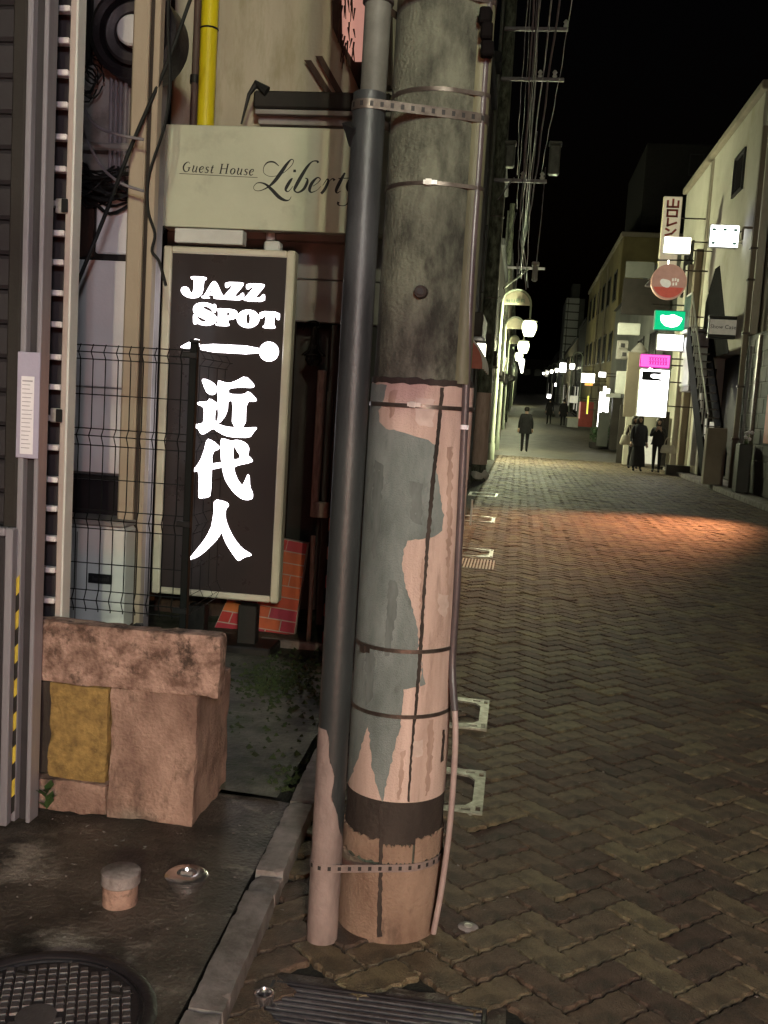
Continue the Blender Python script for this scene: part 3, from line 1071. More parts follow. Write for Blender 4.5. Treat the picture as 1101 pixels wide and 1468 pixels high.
# manhole cover
mc = Vector((-1.01, 2.085))
mh = thing('manhole_cover', 'round cast iron manhole cover with a raised grid', 'manhole cover', (mc.x, mc.y, AZ))
MB().lathe([(0.246, AZ - 0.03), (0.246, AZ + 0.012), (0.252, AZ + 0.016), (0.268, AZ + 0.016), (0.276, AZ + 0.010), (0.276, AZ - 0.03)], mc.x, mc.y, 64).build('rim', 'cast_iron', mh, smooth=True)
MB().lathe([(0.243, AZ - 0.03), (0.243, AZ + 0.007), (0.236, AZ + 0.010), (0.232, AZ + 0.006), (0.0, AZ + 0.006)], mc.x, mc.y, 64).build('disc', 'cast_iron', mh, smooth=True)
gp = MB()
ga = radians(22)
for i in range(-9, 10):
    for k in range(-9, 10):
        x, y = i * 0.0255, k * 0.0255
        if hypot(x, y) > 0.218 or hypot(x, y) < 0.055:
            continue
        X, Y = mc.x + x * cos(ga) - y * sin(ga), mc.y + x * sin(ga) + y * cos(ga)
        h_ = 0.0085
        vs = []
        for zz, hh in ((AZ + 0.005, 0.0105), (AZ + 0.0125, h_)):
            for sx, sy in ((-1, -1), (1, -1), (1, 1), (-1, 1)):
                vs.append((X + hh * (sx * cos(ga) - sy * sin(ga)), Y + hh * (sx * sin(ga) + sy * cos(ga)), zz))
        gp.add(vs, [(4, 5, 6, 7), (0, 1, 5, 4), (1, 2, 6, 5), (2, 3, 7, 6), (3, 0, 4, 7)])
gp.build('raised_grid', 'cast_iron_worn', mh, fix=False)
MB().lathe([(0.048, AZ + 0.005), (0.046, AZ + 0.012), (0.0, AZ + 0.012)], mc.x, mc.y, 32).build('centre_boss', 'cast_iron_worn', mh, smooth=True)
for a in (2.2, 5.3, 0.7, 3.8):
    x, y = mc.x + 0.19 * cos(a), mc.y + 0.19 * sin(a)
    MB().cbox(x - .017, x + .017, y - .008, y + .008, AZ + .004, AZ + 0.014, 0.002).build('key_slot', 'hazard_black', mh)

# capped pipe
c = gnd(163, 1306, AZ)
c = Vector((c.x, c.y + 0.045, AZ))
cp = thing('capped_pipe', 'short pinkish capped pipe standing up from the concrete', 'pipe cap', c)
MB().lathe([(0.050, AZ - .02), (0.050, AZ + 0.062), (0.047, AZ + .066)], c.x, c.y, 32).build('pipe', 'cap_pink', cp, smooth=True)
MB().lathe([(0.052, AZ + .062), (0.056, AZ + .066), (0.056, AZ + .098), (0.050, AZ + .103), (0.0, AZ + .104)], c.x, c.y, 32).build('cap', 'cap_grey', cp, smooth=True)
# silver clean-out
c = gnd(259, 1283, AZ)
c = Vector((c.x, c.y + 0.05, AZ))
co = thing('floor_drain', 'low round silver drain cap lying beside the capped pipe', 'drain cap', c)
MB().lathe([(0.050, AZ - .01), (0.050, AZ + .018), (0.058, AZ + .020), (0.060, AZ + .026), (0.054, AZ + .029)], c.x, c.y, 36).build('base_ring', 'chrome', co, smooth=True)
MB().lathe([(0.054, AZ + .028), (0.064, AZ + .031), (0.065, AZ + .038), (0.058, AZ + .044), (0.030, AZ + .046), (0.026, AZ + .038), (0.0, AZ + .037)], c.x, c.y, 36).build('lid', 'chrome', co, smooth=True)
MB().cbox(c.x - .018, c.x + .018, c.y - .005, c.y + .005, AZ + .037, AZ + .049, .002).build('grip', 'cap_grey', co)
# small silver ring by the grate
c = gnd(378, 1436, 0)
rg = thing('metal_ring', 'small shiny metal ring on the ground by the drain grate', 'ring', (c.x, c.y, 0))
MB().lathe([(0.018, 0.002), (0.024, 0.0), (0.026, 0.012), (0.025, 0.024), (0.021, 0.026), (0.018, 0.022), (0.017, 0.006)], c.x, c.y, 28).build('rim', 'chrome', rg, smooth=True)
MB().lathe([(0.0175, 0.004), (0.0, 0.003)], c.x, c.y, 24).build('floor_disc', 'hazard_black', rg)
# drain grate in front
gr = thing('drain_grate', 'dark steel drain grate with long slots in front of the pole', 'drain grate', (-0.24, 2.29, 0))
x0, x1, y0, y1 = -0.515, 0.018, 2.12, 2.405
for (a, b, c_, d) in ((x0, x1, y0 - .012, y0), (x0, x1, y1, y1 + .012), (x0 - .012, x0, y0 - .012, y1 + .012), (x1, x1 + .012, y0 - .012, y1 + .012)):
    MB().cbox(a, b, c_, d, -0.05, 0.004, .002).build('frame_bar', 'cast_iron', gr)
for (a, b, c_, d) in ((x0 - .06, x1 + .06, y0 - .06, y0 - .0125), (x0 - .06, x1 + .06, y1 + .0125, y1 + .06), (x0 - .06, x0 - .0125, y0 - .0124, y1 + .0124), (x1 + .0125, x1 + .06, y0 - .0124, y1 + .0124)):
    MB().rough(a, b, c_, d, -0.05, -0.003, .02, .0012, .003, a).build('mortar_bed', 'apron_concrete', gr)
nb = 13
for k in range(nb):
    yy = y0 + (y1 - y0) * (k + 0.5) / nb
    MB().cbox(x0, x1, yy - .0065, yy + .0065, -0.03, 0.001, .002).build('grate_bar', 'cast_iron_worn', gr)
for xx in (x0 + .18, x0 + .36):
    MB().cbox(xx - .004, xx + .004, y0, y1, -0.03, -0.004, .001).build('cross_bar', 'cast_iron', gr)
# steel frames of the paved gutter covers
def cover_frame(y0, y1, x1, label, w=0.52, z=0.006):
    t = thing('cover_frame', label, 'cover frame', (x1 - w / 2, (y0 + y1) / 2, 0), 'steel frames of the gutter covers')
    x0 = x1 - w
    h = y1 - y0
    e = 0.042
    for s_ in (1, -1):
        fx = (lambda a: x1 - a) if s_ == 1 else (lambda a: x0 + a)
        loop = [(0, 0), (0.26 * w / 0.52, 0), (0.26 * w / 0.52, h * 0.05), (e * 1.6, h * 0.16), (e, h * 0.25), (e, h * 0.75), (e * 1.6, h * 0.84), (0.26 * w / 0.52, h * 0.95), (0.26 * w / 0.52, h), (0, h)]
        holes = [[(e * .2, h * .06), (e * .65, h * .06), (e * .65, h * .15), (e * .2, h * .15)], [(e * .2, h * .85), (e * .65, h * .85), (e * .65, h * .94), (e * .2, h * .94)],
                 [(e * 1.1, h * .055), (e * 2.0, h * .055), (e * 2.0, h * .10), (e * 1.1, h * .10)], [(e * 1.1, h * .90), (e * 2.0, h * .90), (e * 2.0, h * .945), (e * 1.1, h * .945)]]
        MB().prism([loop] + holes, lambda a, b: (fx(a), y0 + b, z), (0, 0, -0.012)).build('end_plate', 'frame_steel', t)


cover_frame(3.64, 4.10, -0.028, 'large pale steel cover frame beside the pole foot')
cover_frame(4.66, 5.15, -0.045, 'pale steel cover frame second nearest to the pole')
cover_frame(10.35, 10.95, -0.17, 'pale steel cover frame just past the slotted grating')
cover_frame(13.65, 14.42, -0.235, 'bright steel cover frame in the dark patch of the street')
cover_frame(17.9, 18.7, -0.285, 'farthest pale steel cover frame near the rubbish bags')
# slotted pale grating in the gutter
sg = thing('gutter_grating', 'pale slotted gutter grating lit orange beyond the pole', 'grating', (-0.4, 9.86, 0))
for k in range(16):
    xx = -0.62 + k * 0.031
    MB().cbox(xx, xx + 0.017, 9.55, 10.15, -0.01, 0.008, .003).build('grating_bar', 'white_trim', sg)
for yy in (9.52, 10.15):
    MB().cbox(-0.63, -0.13, yy, yy + 0.03, -0.012, 0.006, .003).build('end_bar', 'cast_iron_worn', sg)
# pale marker set in the paving
c = gnd(671, 1330)
mk = thing('survey_marker', 'small round pale marker set in the paving right of the pole', 'marker', (c.x, c.y, 0))
MB().lathe([(0.03, -0.01), (0.03, 0.003), (0.026, 0.006), (0.0, 0.007)], c.x, c.y, 24).build('disc', 'cap_grey', mk, smooth=True)
MB().lathe([(0.012, 0.004), (0.012, 0.009), (0.0, 0.010)], c.x, c.y, 16).build('stud', 'bright_steel', mk, smooth=True)
# litter: bits of gravel and leaf scraps
lt = MB()
rl = random.Random(11)
for k in range(460):
    if k < 260:
        x, y = rl.uniform(-0.6, 0.9), rl.uniform(1.9, 6.0)
        if hypot(x - PC.x, y - PC.y) < 0.16:
            continue
        zz = 0.006
    else:
        x, y = rl.uniform(-1.5, -0.75), rl.uniform(2.2, 3.4)
        zz = AZ + 0.008
    s_ = rl.uniform(0.002, 0.0065)
    vs = [(x + s_ * rl.uniform(-1, 1) * 1.3, y + s_ * rl.uniform(-1, 1) * 1.3, zz + s_ * rl.uniform(-.4, .8)) for _ in range(5)]
    lt.add(vs, [(0, 1, 2), (0, 2, 3), (0, 3, 4), (1, 2, 4), (2, 3, 4), (0, 1, 4)])
lo_ = lt.build('gravel', 'kerb_concrete', fix=False)
lo_['kind'] = 'stuff'
lo_['label'] = 'scattered grit and litter crumbs on the paving'

# ================================================================== planter box
YP = 3.16
pl = thing('concrete_planter', 'weathered pinkish concrete planter box with a heavy rim', 'planter', (-1.27, 3.5, AZ))
xL = -1.72
xr = at(315, 945, YP).x
z_top, z_cap0 = at(200, 903, YP).z, at(200, 992, YP).z
MB().rough(xL, xr, YP, YP + 0.085, z_cap0, z_top, 0.018, 0.005, 0.010, 3.1).build('rim', 'planter_cap', pl)
xb = at(280, 1090, YP + .025).x
xm = at(156, 1060, YP + .025).x
zf = AZ
nx0, nx1 = at(183, 1195, YP + .025).x, at(236, 1195, YP + .025).x
hz = at(205, 1180, YP + .025).z
body = [(xm, zf + .01), (nx0 - .01, zf), (nx0, hz), (nx1, hz), (nx1 + .006, zf), (xb - .01, zf), (xb, z_cap0), (xm, z_cap0)]
MB().rough(xm, xb, YP + .025, YP + .425, hz + .002, z_cap0 - .001, 0.018, 0.005, 0.010, 1.2).build('body', 'planter_concrete', pl)
MB().rough(xm + .004, nx0, YP + .028, YP + .42, zf, hz + .008, 0.012, 0.003, 0.008, 2.2).build('foot', 'planter_concrete', pl)
MB().rough(nx1, xb - .004, YP + .028, YP + .42, zf, hz + .008, 0.012, 0.003, 0.008, 2.9).build('foot', 'planter_concrete', pl)
MB().box(nx0 + .001, nx1 - .001, YP + .05, YP + .35, zf, hz - .002).build('drain_block', 'moss', pl)
MB().rough(at(70, 1060, YP + .025).x, xm - .004, YP + 0.018, YP + 0.40, at(110, 1122, YP).z, z_cap0 - .004, 0.018, 0.004, 0.009, 5.5).build('yellow_block', 'yellow_stone', pl)
MB().rough(xL + .05, xm - .004, YP + 0.022, YP + 0.40, zf + .004, at(110, 1126, YP).z, 0.018, 0.005, 0.011, 8.2).build('lower_block', 'planter_concrete', pl)
MB().cbox(xL + .05, at(68, 1060, YP + .025).x, YP + 0.04, YP + 0.40, at(110, 1122, YP).z, z_cap0 - .004, 0.008).build('corner_block', 'pole_dark', pl)
MB().cbox(xL + .07, xb - .03, YP + .09, YP + .40, z_cap0 - .01, z_cap0 + .012, .004).build('soil', 'earth', pl)
c = gnd(66, 1165, AZ)
wd = thing('weed', 'small leafy weed at the foot of the planter', 'weed', (c.x, c.y, AZ))
for k in range(9):
    a = rl.uniform(-2.6, 0.2)
    L_ = rl.uniform(0.05, 0.10)
    dx, dy, dz = cos(a) * .5, sin(a) * .4 - .2, rl.uniform(.35, 1.1)
    p0 = Vector((c.x, c.y, AZ + .01 + .008 * k))
    d_ = Vector((dx, dy, dz)).normalized()
    s_ = Vector((-d_.y, d_.x, 0)).normalized() * 0.017
    m_ = p0 + d_ * L_ * .55 + Vector((0, 0, -.004))
    MB().add([p0, m_ + s_, p0 + d_ * L_ - Vector((0, 0, .015)), m_ - s_], [(0, 1, 2), (0, 2, 3)]).build('leaf', 'leaf', wd, fix=False)

# ================================================================== left edge: shutter frame, cabinet, ladder
YS = 3.08
X_ = lambda u, v, Y=YS: at(u, v, Y).x
sh = thing('shutter_frame', 'dark roller shutter with silver guide rails at the left edge', 'shutter', (-1.62, YS, AZ))
xr1a, xr1b = X_(31.5, 420), X_(39.5, 420)
xr2a, xr2b = X_(55, 420), X_(61.5, 420)
for k in range(30):
    z0 = AZ + 0.01 + k * 0.11
    MB().cbox(-2.6, xr1a - 0.045, YS + 0.03, YS + 0.05, z0, z0 + 0.106, 0.012).build('slat', 'shutter_dark', sh)
MB().cbox(xr1a - 0.05, xr1a - 0.004, YS + 0.0, YS + 0.06, AZ, 3.4, .006).build('jamb', 'eave_dark', sh)
MB().cbox(xr1a, xr1b, YS - 0.005, YS + 0.06, AZ, 3.4, .003).build('guide_rail', 'aluminium', sh)
MB().cbox(xr2a, xr2b, YS - 0.005, YS + 0.06, AZ, 3.4, .003).build('guide_rail', 'aluminium', sh)
MB().box(xr1b + .0005, xr2a - .0005, YS + 0.025, YS + 0.055, AZ, 3.4).build('guide_channel', 'shutter_dark', sh)
zp1, zp0 = at(45, 505, YS).z, at(45, 657, YS).z
plate = MB().cbox(xr1a - .003, xr2b + .003, YS - 0.014, YS - 0.007, zp0, zp1, .002).build('cover_plate', 'lavender_plate', sh)
zq1, zq0 = at(46, 540, YS).z, at(44, 651, YS).z
pw = xr2b - xr1a
MB().cbox(xr1a + pw * .18, xr1a + pw * .80, YS - 0.0165, YS - 0.0148, zq0, zq1, .0005).build('notice', 'paper', plate)
for k in range(17):
    zz = zq1 - (zq1 - zq0) * (k + 1) / 18.5
    ln = rl.uniform(.35, .52)
    MB().box(xr1a + pw * .24, xr1a + pw * (.24 + ln), YS - 0.0172, YS - 0.0167, zz - (.0035 if k == 0 else .0012), zz + .0012).build('print_line', 'print_grey', plate)
zh1, zh0 = at(25, 832, YS).z, AZ + .02
hx0, hx1 = xr1a + 0.001, xr1b - 0.001
hn = 14
for k in range(hn):
    z0 = zh0 + (zh1 - zh0) * k / hn
    z1 = zh0 + (zh1 - zh0) * (k + 1) / hn
    sl = 0.02
    MB().prism([[(hx0, z0), (hx1, z0 + sl), (hx1, z1 + sl), (hx0, z1)]], lambda a, b: (a, YS - 0.0085, b), (0, 0.002, 0)).build('hazard_stripe', 'hazard_yellow' if k % 2 else 'hazard_black', sh)
cbx = at(13, 980, 3.03).x
zc = at(5, 757, 3.03).z
cb = thing('steel_cabinet', 'grey steel cabinet cut by the left edge of the photo', 'cabinet', (cbx - .2, 3.03, AZ))
MB().cbox(cbx - 0.5, cbx - .028, 3.036, 3.06, AZ, zc - .03, .004).build('door', 'shutter_dark', cb)
MB().cbox(cbx - .026, cbx, 3.03, 3.065, AZ, zc, .004).build('side_frame', 'aluminium', cb)
MB().cbox(cbx - 0.5, cbx - .028, 3.03, 3.065, zc - .028, zc, .004).build('top_frame', 'aluminium', cb)

YL = 3.27
ld = thing('steel_ladder', 'beige steel ladder fixed above the planter beside the shutter', 'ladder', (at(95, 880, YL).x, YL, at(80, 890, YL).z))
lx0, lx1 = X_(84.5, 640, YL), X_(97.5, 640, YL)
zl0 = at(80, 893, YL).z
MB().cbox(lx0, lx1 - 0.0085, YL, YL + 0.05, zl0, 3.6, .003).build('rail', 'ladder_beige', ld)
MB().cbox(lx1 - 0.008, lx1, YL - 0.012, YL + 0.05, zl0, 3.6, .002).build('rail_flange', 'white_trim', ld)
lx2 = X_(45, 640, YL)
MB().cbox(lx2 - .03, lx2, YL, YL + 0.05, zl0, 3.6, .003).build('rail', 'ladder_beige', ld)
MB().box(lx2 - .3, lx0 - .03, YL + 0.08, YL + 0.10, zl0 - .3, 3.6).build('back_plate', 'shutter_dark', ld)
for v in (12, 58, 104, 150, 196, 242, 292, 334, 376, 420, 465, 512, 555, 600, 642, 688, 730, 773, 818, 862):
    zz = at(82, v, YL).z
    MB().cbox(lx2 + .001, lx0 - .001, YL - 0.006, YL + 0.03, zz - 0.0095, zz + 0.0095, .003).build('rung', 'rung_white', ld)
for v in (296, 596):
    zz = at(90, v, YL).z
    MB().cbox(lx0 - .03, lx0 + .008, YL - 0.012, YL - 0.001, zz - .024, zz + .024, .003).build('clip', 'bright_steel', ld)
    MB().cbox(lx0 - .006, lx0 + .016, YL - 0.020, YL - 0.013, zz - .022, zz + .022, .002).build('clip_plate', 'black_plastic', ld)
MB().cbox(lx2, lx0 + .01, YL - .02, YL + .03, zl0 - .012, zl0 + .008, .003).build('foot_bracket', 'white_trim', ld)
MB().cbox(lx0 - .035, lx0 - .012, YL - .021, YL + .031, zl0 - .05, zl0 - .013, .003).build('foot_stub', 'white_trim', ld)

# ================================================================== welded mesh fence
YF = 3.95
fx0, fx1 = at(88, 680, YF).x, at(267, 690, YF).x
fz = lambda v: at(190, v, YF).z
fn = thing('mesh_fence', 'black welded wire mesh fence panel with ridges behind the planter', 'fence', (fx1, YF, AZ))
groups = [(498, 508, 518), (618, 628, 642), (735, 748, 762), (851, 864, 878)]
singles = [569, 690, 812]
WR = 0.0024


def vwire(px_, py_, dirx, diry):
    pts = []
    for g in groups:
        zt, zm, zb = fz(g[0]), fz(g[1]), fz(g[2])
        pts += [(px_, py_, zt + .004), (px_ + dirx * .022, py_ + diry * .022, zm), (px_, py_, zb)]
    pts.append((px_, py_, fz(882)))
    return pts


nw = 10
for k in range(nw):
    xx = fx0 + (fx1 - fx0) * (k + 0.3) / nw
    MB().tube(vwire(xx, YF, 0, -1), WR, 5).build('vertical_wire', 'fence_wire', fn, smooth=True)
for g in groups:
    for i, v in enumerate(g):
        yy = YF - (.022 if i == 1 else 0) - .004
        MB().tube([(fx0 - .03, yy, fz(v)), (fx1, yy, fz(v))], WR, 5).build('horizontal_wire', 'fence_wire', fn, smooth=True)
for v in singles:
    MB().tube([(fx0 - .03, YF - .004, fz(v)), (fx1, YF - .004, fz(v))], WR, 5).build('horizontal_wire', 'fence_wire', fn, smooth=True)
pst = MB().cbox(fx1 - .004, fx1 + .026, YF - .012, YF + .022, AZ, at(281, 492, YF).z, .003).build('post', 'fence_wire', fn)
MB().cbox(fx1 - .007, fx1 + .030, YF - .015, YF + .025, at(281, 492, YF).z, at(281, 487, YF).z, .003).build('post_cap', 'black_plastic', pst)
for v in (505, 745, 868):
    MB().cbox(fx1 - .03, fx1 + .03, YF - .022, YF - .013, fz(v) - .012, fz(v) + .012, .002).build('clamp', 'black_plastic', fn)
f2 = thing('mesh_fence', 'narrow mesh fence panel running back from the post past the sign', 'fence', (fx1 + .01, 4.4, AZ))
for k in range(4):
    yy = YF + .08 + k * 0.12
    MB().tube(vwire(fx1 + .012, yy, 1, 0), .0013, 5).build('vertical_wire', 'fence_wire', f2, smooth=True)
for g in groups:
    for i, v in enumerate(g):
        xx = fx1 + .012 + (.022 if i == 1 else 0) + .004
        MB().tube([(xx, YF + .024, fz(v)), (xx, YF + .46, fz(v))], .0013, 5).build('horizontal_wire', 'fence_wire', f2, smooth=True)
for v in singles:
    MB().tube([(fx1 + .016, YF + .024, fz(v)), (fx1 + .016, YF + .46, fz(v))], .0013, 5).build('horizontal_wire', 'fence_wire', f2, smooth=True)
# ================================================================== lit jazz sign
YJ = 5.5
jz = thing('jazz_sign', 'tall lit sign board with white letters reading Jazz Spot and three kanji', 'sign', (at(310, 860, YJ).x, YJ, AZ))
jx0, jx1 = at(227, 605, YJ).x, at(412, 612, YJ).x
jz1, jz0 = at(325, 356, YJ).z, at(310, 857, YJ).z
fw = 0.047
MB().cbox(jx0, jx0 + fw, YJ - .02, YJ + .07, jz0, jz1, .008).build('frame_side', 'sign_frame', jz)
MB().cbox(jx1 - fw, jx1, YJ - .02, YJ + .07, jz0, jz1, .008).build('frame_side', 'sign_frame', jz)
MB().cbox(jx0 + fw, jx1 - fw, YJ - .0185, YJ + .07, jz1 - fw * .8, jz1 - .001, .008).build('frame_top', 'sign_frame', jz)
MB().cbox(jx0 + fw, jx1 - fw, YJ - .0185, YJ + .07, jz0 + .001, jz0 + fw * .8, .008).build('frame_bottom', 'sign_frame', jz)
face = MB().box(jx0 + fw + .0005, jx1 - fw - .0005, YJ, YJ + .065, jz0 + fw * .8, jz1 - fw * .8).build('face', 'sign_face', jz)
YT = YJ - .004
ca = lambda x, y: at(240 + x / 6.1167, 370 + y / 6.1167, YT)
cbf = lambda x, y: at(240 + x / 6.1167, 580 + y / 6.1167, YT)


def glyph(name, loops, fn, it=1):
    MB().prism([chaikin(loops[0], it)] + [chaikin(l, it) for l in loops[1:]], fn, (0, 0.003, 0)).build(name, 'letter_light', face)


def ell(cx, cy, rx, ry, n=28, sl=0.0):
    return [(cx + rx * cos(2 * pi * k / n) + sl * ry * sin(2 * pi * k / n), cy + ry * sin(2 * pi * k / n)) for k in range(n)]


Jp = [(205, 158), (342, 166), (340, 188), (320, 195), (310, 290), (294, 326), (258, 348), (205, 352), (155, 335), (124, 305), (117, 275), (132, 254), (160, 250), (184, 262), (192, 285), (206, 308), (222, 300), (230, 270), (234, 190), (207, 182)]
glyph('letter', [Jp], ca)
glyph('letter', [[(392, 204), (428, 205), (480, 325), (506, 336), (503, 360), (406, 356), (407, 338), (398, 324), (362, 322), (356, 338), (370, 345), (368, 354), (299, 350), (303, 334), (322, 328)],
                 [(377, 262), (391, 300), (368, 300)]], ca)
Zp = [(508, 209), (668, 214), (664, 240), (580, 338), (626, 334), (654, 304), (671, 308), (668, 371), (486, 362), (490, 340), (576, 241), (548, 240), (528, 262), (506, 256)]
glyph('letter', [Zp], ca)
glyph('letter', [[(x + 184, y + 13) for x, y in Zp]], ca)
glyph('letter', [[(412, 402), (426, 410), (424, 474), (404, 476), (380, 442), (345, 424), (312, 420), (306, 432), (330, 448), (390, 475), (426, 508), (432, 545), (406, 578), (355, 593), (300, 588), (262, 572),
                  (246, 580), (227, 576), (225, 494), (243, 492), (268, 535), (300, 557), (330, 560), (341, 550), (318, 532), (262, 508), (229, 476), (224, 440), (240, 410), (275, 392), (325, 388), (370, 398), (394, 409)]], ca)
glyph('letter', [[(432, 440), (560, 446), (602, 460), (618, 488), (607, 520), (570, 538), (532, 540), (530, 572), (542, 576), (540, 597), (424, 592), (424, 572), (440, 570), (447, 464), (432, 460)],
                 [(520, 468), (540, 474), (547, 490), (539, 508), (518, 510)]], ca)
glyph('letter', [ell(707, 532, 98, 80), ell(707, 532, 19, 48, 16)], ca)
glyph('letter', [[(812, 464), (985, 474), (983, 542), (961, 541), (950, 513), (938, 511), (932, 590), (945, 596), (942, 619), (836, 613), (839, 592), (856, 588), (862, 506), (848, 506), (827, 531), (806, 528)]], ca)
glyph('arrow_head', [[(118, 772), (278, 690), (284, 800), (118, 788)]], ca)
glyph('arrow_bar', [[(290, 748), (800, 774), (802, 848), (290, 818)]], ca)
glyph('arrow_disc', [ell(890, 820, 85, 86)], ca)
# the three characters, stroke groups traced as solid shapes
glyph('kanji_stroke', [[(298, 1060), (345, 1062), (400, 1092), (432, 1130), (434, 1165), (412, 1197), (380, 1199), (343, 1180), (322, 1130)]], ca)
glyph('kanji_stroke', [[(262, 1262), (350, 1256), (370, 1229), (446, 1276), (424, 1330), (412, 1400), (426, 1440), (442, 1455), (520, 1480), (650, 1490), (772, 1483), (786, 1490), (752, 1530), (722, 1576), (570, 1571), (500, 1556), (440, 1522), (400, 1490),
                         (322, 1546), (290, 1541), (270, 1495), (221, 1481), (224, 1461), (290, 1452), (318, 1440), (322, 1330), (310, 1300), (264, 1286)]], ca)
glyph('kanji_stroke', [[(440, 1070), (470, 1080), (532, 1099), (600, 1078), (685, 1031), (763, 1110), (753, 1139), (640, 1133), (536, 1143), (534, 1192), (670, 1197), (712, 1164), (784, 1240), (773, 1258), (690, 1257), (684, 1488), (564, 1484), (576, 1253), (531, 1251),
                         (527, 1330), (500, 1398), (452, 1448), (430, 1440), (448, 1390), (440, 1270)]], ca)
glyph('kanji_stroke', [[(345, 297), (400, 318), (459, 370), (449, 393), (412, 406), (388, 450), (392, 502), (388, 560), (378, 798), (352, 815), (284, 823), (271, 812), (279, 580), (224, 593), (220, 580), (285, 500), (322, 400)]], cbf)
glyph('kanji_stroke', [[(396, 517), (466, 507), (474, 552), (394, 568)]], cbf, 0)
glyph('kanji_stroke', [[(465, 294), (520, 305), (560, 320), (600, 309), (652, 318), (696, 345), (715, 380), (713, 412), (700, 440), (746, 482), (743, 506), (580, 541), (588, 590), (615, 660), (650, 706), (668, 695), (705, 606), (719, 630), (722, 720), (749, 780), (746, 826), (700, 839),
                         (648, 826), (578, 770), (510, 670), (488, 600), (478, 540), (470, 505), (468, 400)],
                        [(576, 388), (590, 358), (606, 402), (641, 450), (626, 476), (574, 486)]], cbf)
glyph('kanji_stroke', [[(410, 827), (520, 855), (538, 880), (529, 900), (511, 915), (506, 985), (526, 1060), (580, 1170), (650, 1260), (736, 1312), (733, 1326), (680, 1336), (630, 1369), (614, 1366), (558, 1290), (504, 1200), (475, 1113), (440, 1180), (340, 1280), (270, 1335), (190, 1365), (184, 1356),
                         (250, 1280), (350, 1150), (390, 1050), (405, 950)]], cbf)
px_box('base_post', 'black_steel', 340, 868, 366, 945, YJ + .03, 0.08, jz)
px_box('base_post', 'black_steel', 268, 868, 292, 945, YJ + .03, 0.08, jz)
MB().cbox(jx0 - .02, jx1 - .02, YJ - .06, YJ + .2, AZ, AZ + .06, .01).build('base_plate', 'black_steel', jz)
px_box('fluorescent_tray', 'white_trim', 250, 328, 348, 349, YJ + .02, 0.08, jz)

# ================================================================== guest house sign
YG = 5.62
gs = thing('guest_house_sign', 'long pale board sign reading Guest House in black script', 'sign', (at(380, 330, YG).x, YG, at(360, 330, YG).z))
gx0, gx1 = at(233, 250, YG).x, -0.60
gz1, gz0 = at(360, 181, YG).z, at(360, 329, YG).z
board = MB().cbox(gx0, gx1, YG, YG + .09, gz0, gz1, .004).build('board', 'guest_board', gs)
MB().cbox(gx0 - .048, gx0 - .006, YG + .004, YG + .09, gz0, gz1 + .004, .003).build('edge_strip', 'guest_board', gs)
MB().box(gx0 - .007, gx0 + .001, YG + .012, YG + .085, gz0 + .004, gz1 - .004).build('gap', 'hazard_black', gs)
cc = lambda x, y: at(230 + x / 3.932, 170 + y / 3.932, YG)
sc_ = MB()
for st in (
    [(668, 268, 4), (640, 246, 9), (605, 248, 8), (583, 275, 4), (586, 310, 3), (625, 327, 3), (685, 312, 3), (735, 270, 4), (751, 240, 4), (738, 231, 6), (714, 256, 15), (680, 305, 21), (645, 352, 19), (608, 386, 9), (565, 406, 4), (535, 405, 3), (526, 386, 3), (548, 363, 5), (588, 368, 10), (625, 398, 18), (668, 442, 20), (702, 461, 13), (726, 459, 5), (738, 440, 3)],
    [(745, 336, 6), (732, 352, 16), (712, 386, 18), (707, 404, 12), (722, 411, 5), (748, 382, 3)],
    [(757, 288, 14), (757, 303, 16)],
    [(890, 250, 15), (882, 240, 9), (855, 244, 7), (826, 275, 15), (792, 330, 20), (762, 385, 18), (756, 405, 10), (775, 417, 8), (806, 400, 15), (826, 365, 16), (829, 342, 9), (816, 336, 4)],
    [(860, 382, 3), (888, 362, 4), (902, 342, 6), (884, 334, 8), (856, 362, 17), (841, 398, 17), (850, 416, 8), (882, 405, 3), (905, 382, 3)],
    [(915, 378, 3), (940, 342, 6), (946, 356, 14), (926, 400, 17), (906, 424, 14)], [(940, 370, 3), (962, 344, 5), (974, 340, 8), (982, 350, 16)],
    [(1040, 306, 10), (1014, 355, 19), (992, 402, 17), (996, 420, 7), (1018, 408, 3)], [(1004, 338, 5), (1062, 336, 5)],
    [(1064, 344, 8), (1052, 384, 16), (1066, 412, 8), (1102, 380, 4)], [(1120, 342, 14), (1090, 420, 17), (1050, 484, 6), (1014, 491, 5), (1001, 482, 10), (1004, 470, 14)]):
    ribbon(sc_, st, cc, (0, -0.0025, 0))
sc_.build('script_lettering', 'ink', board, fix=False)
gl = MB()
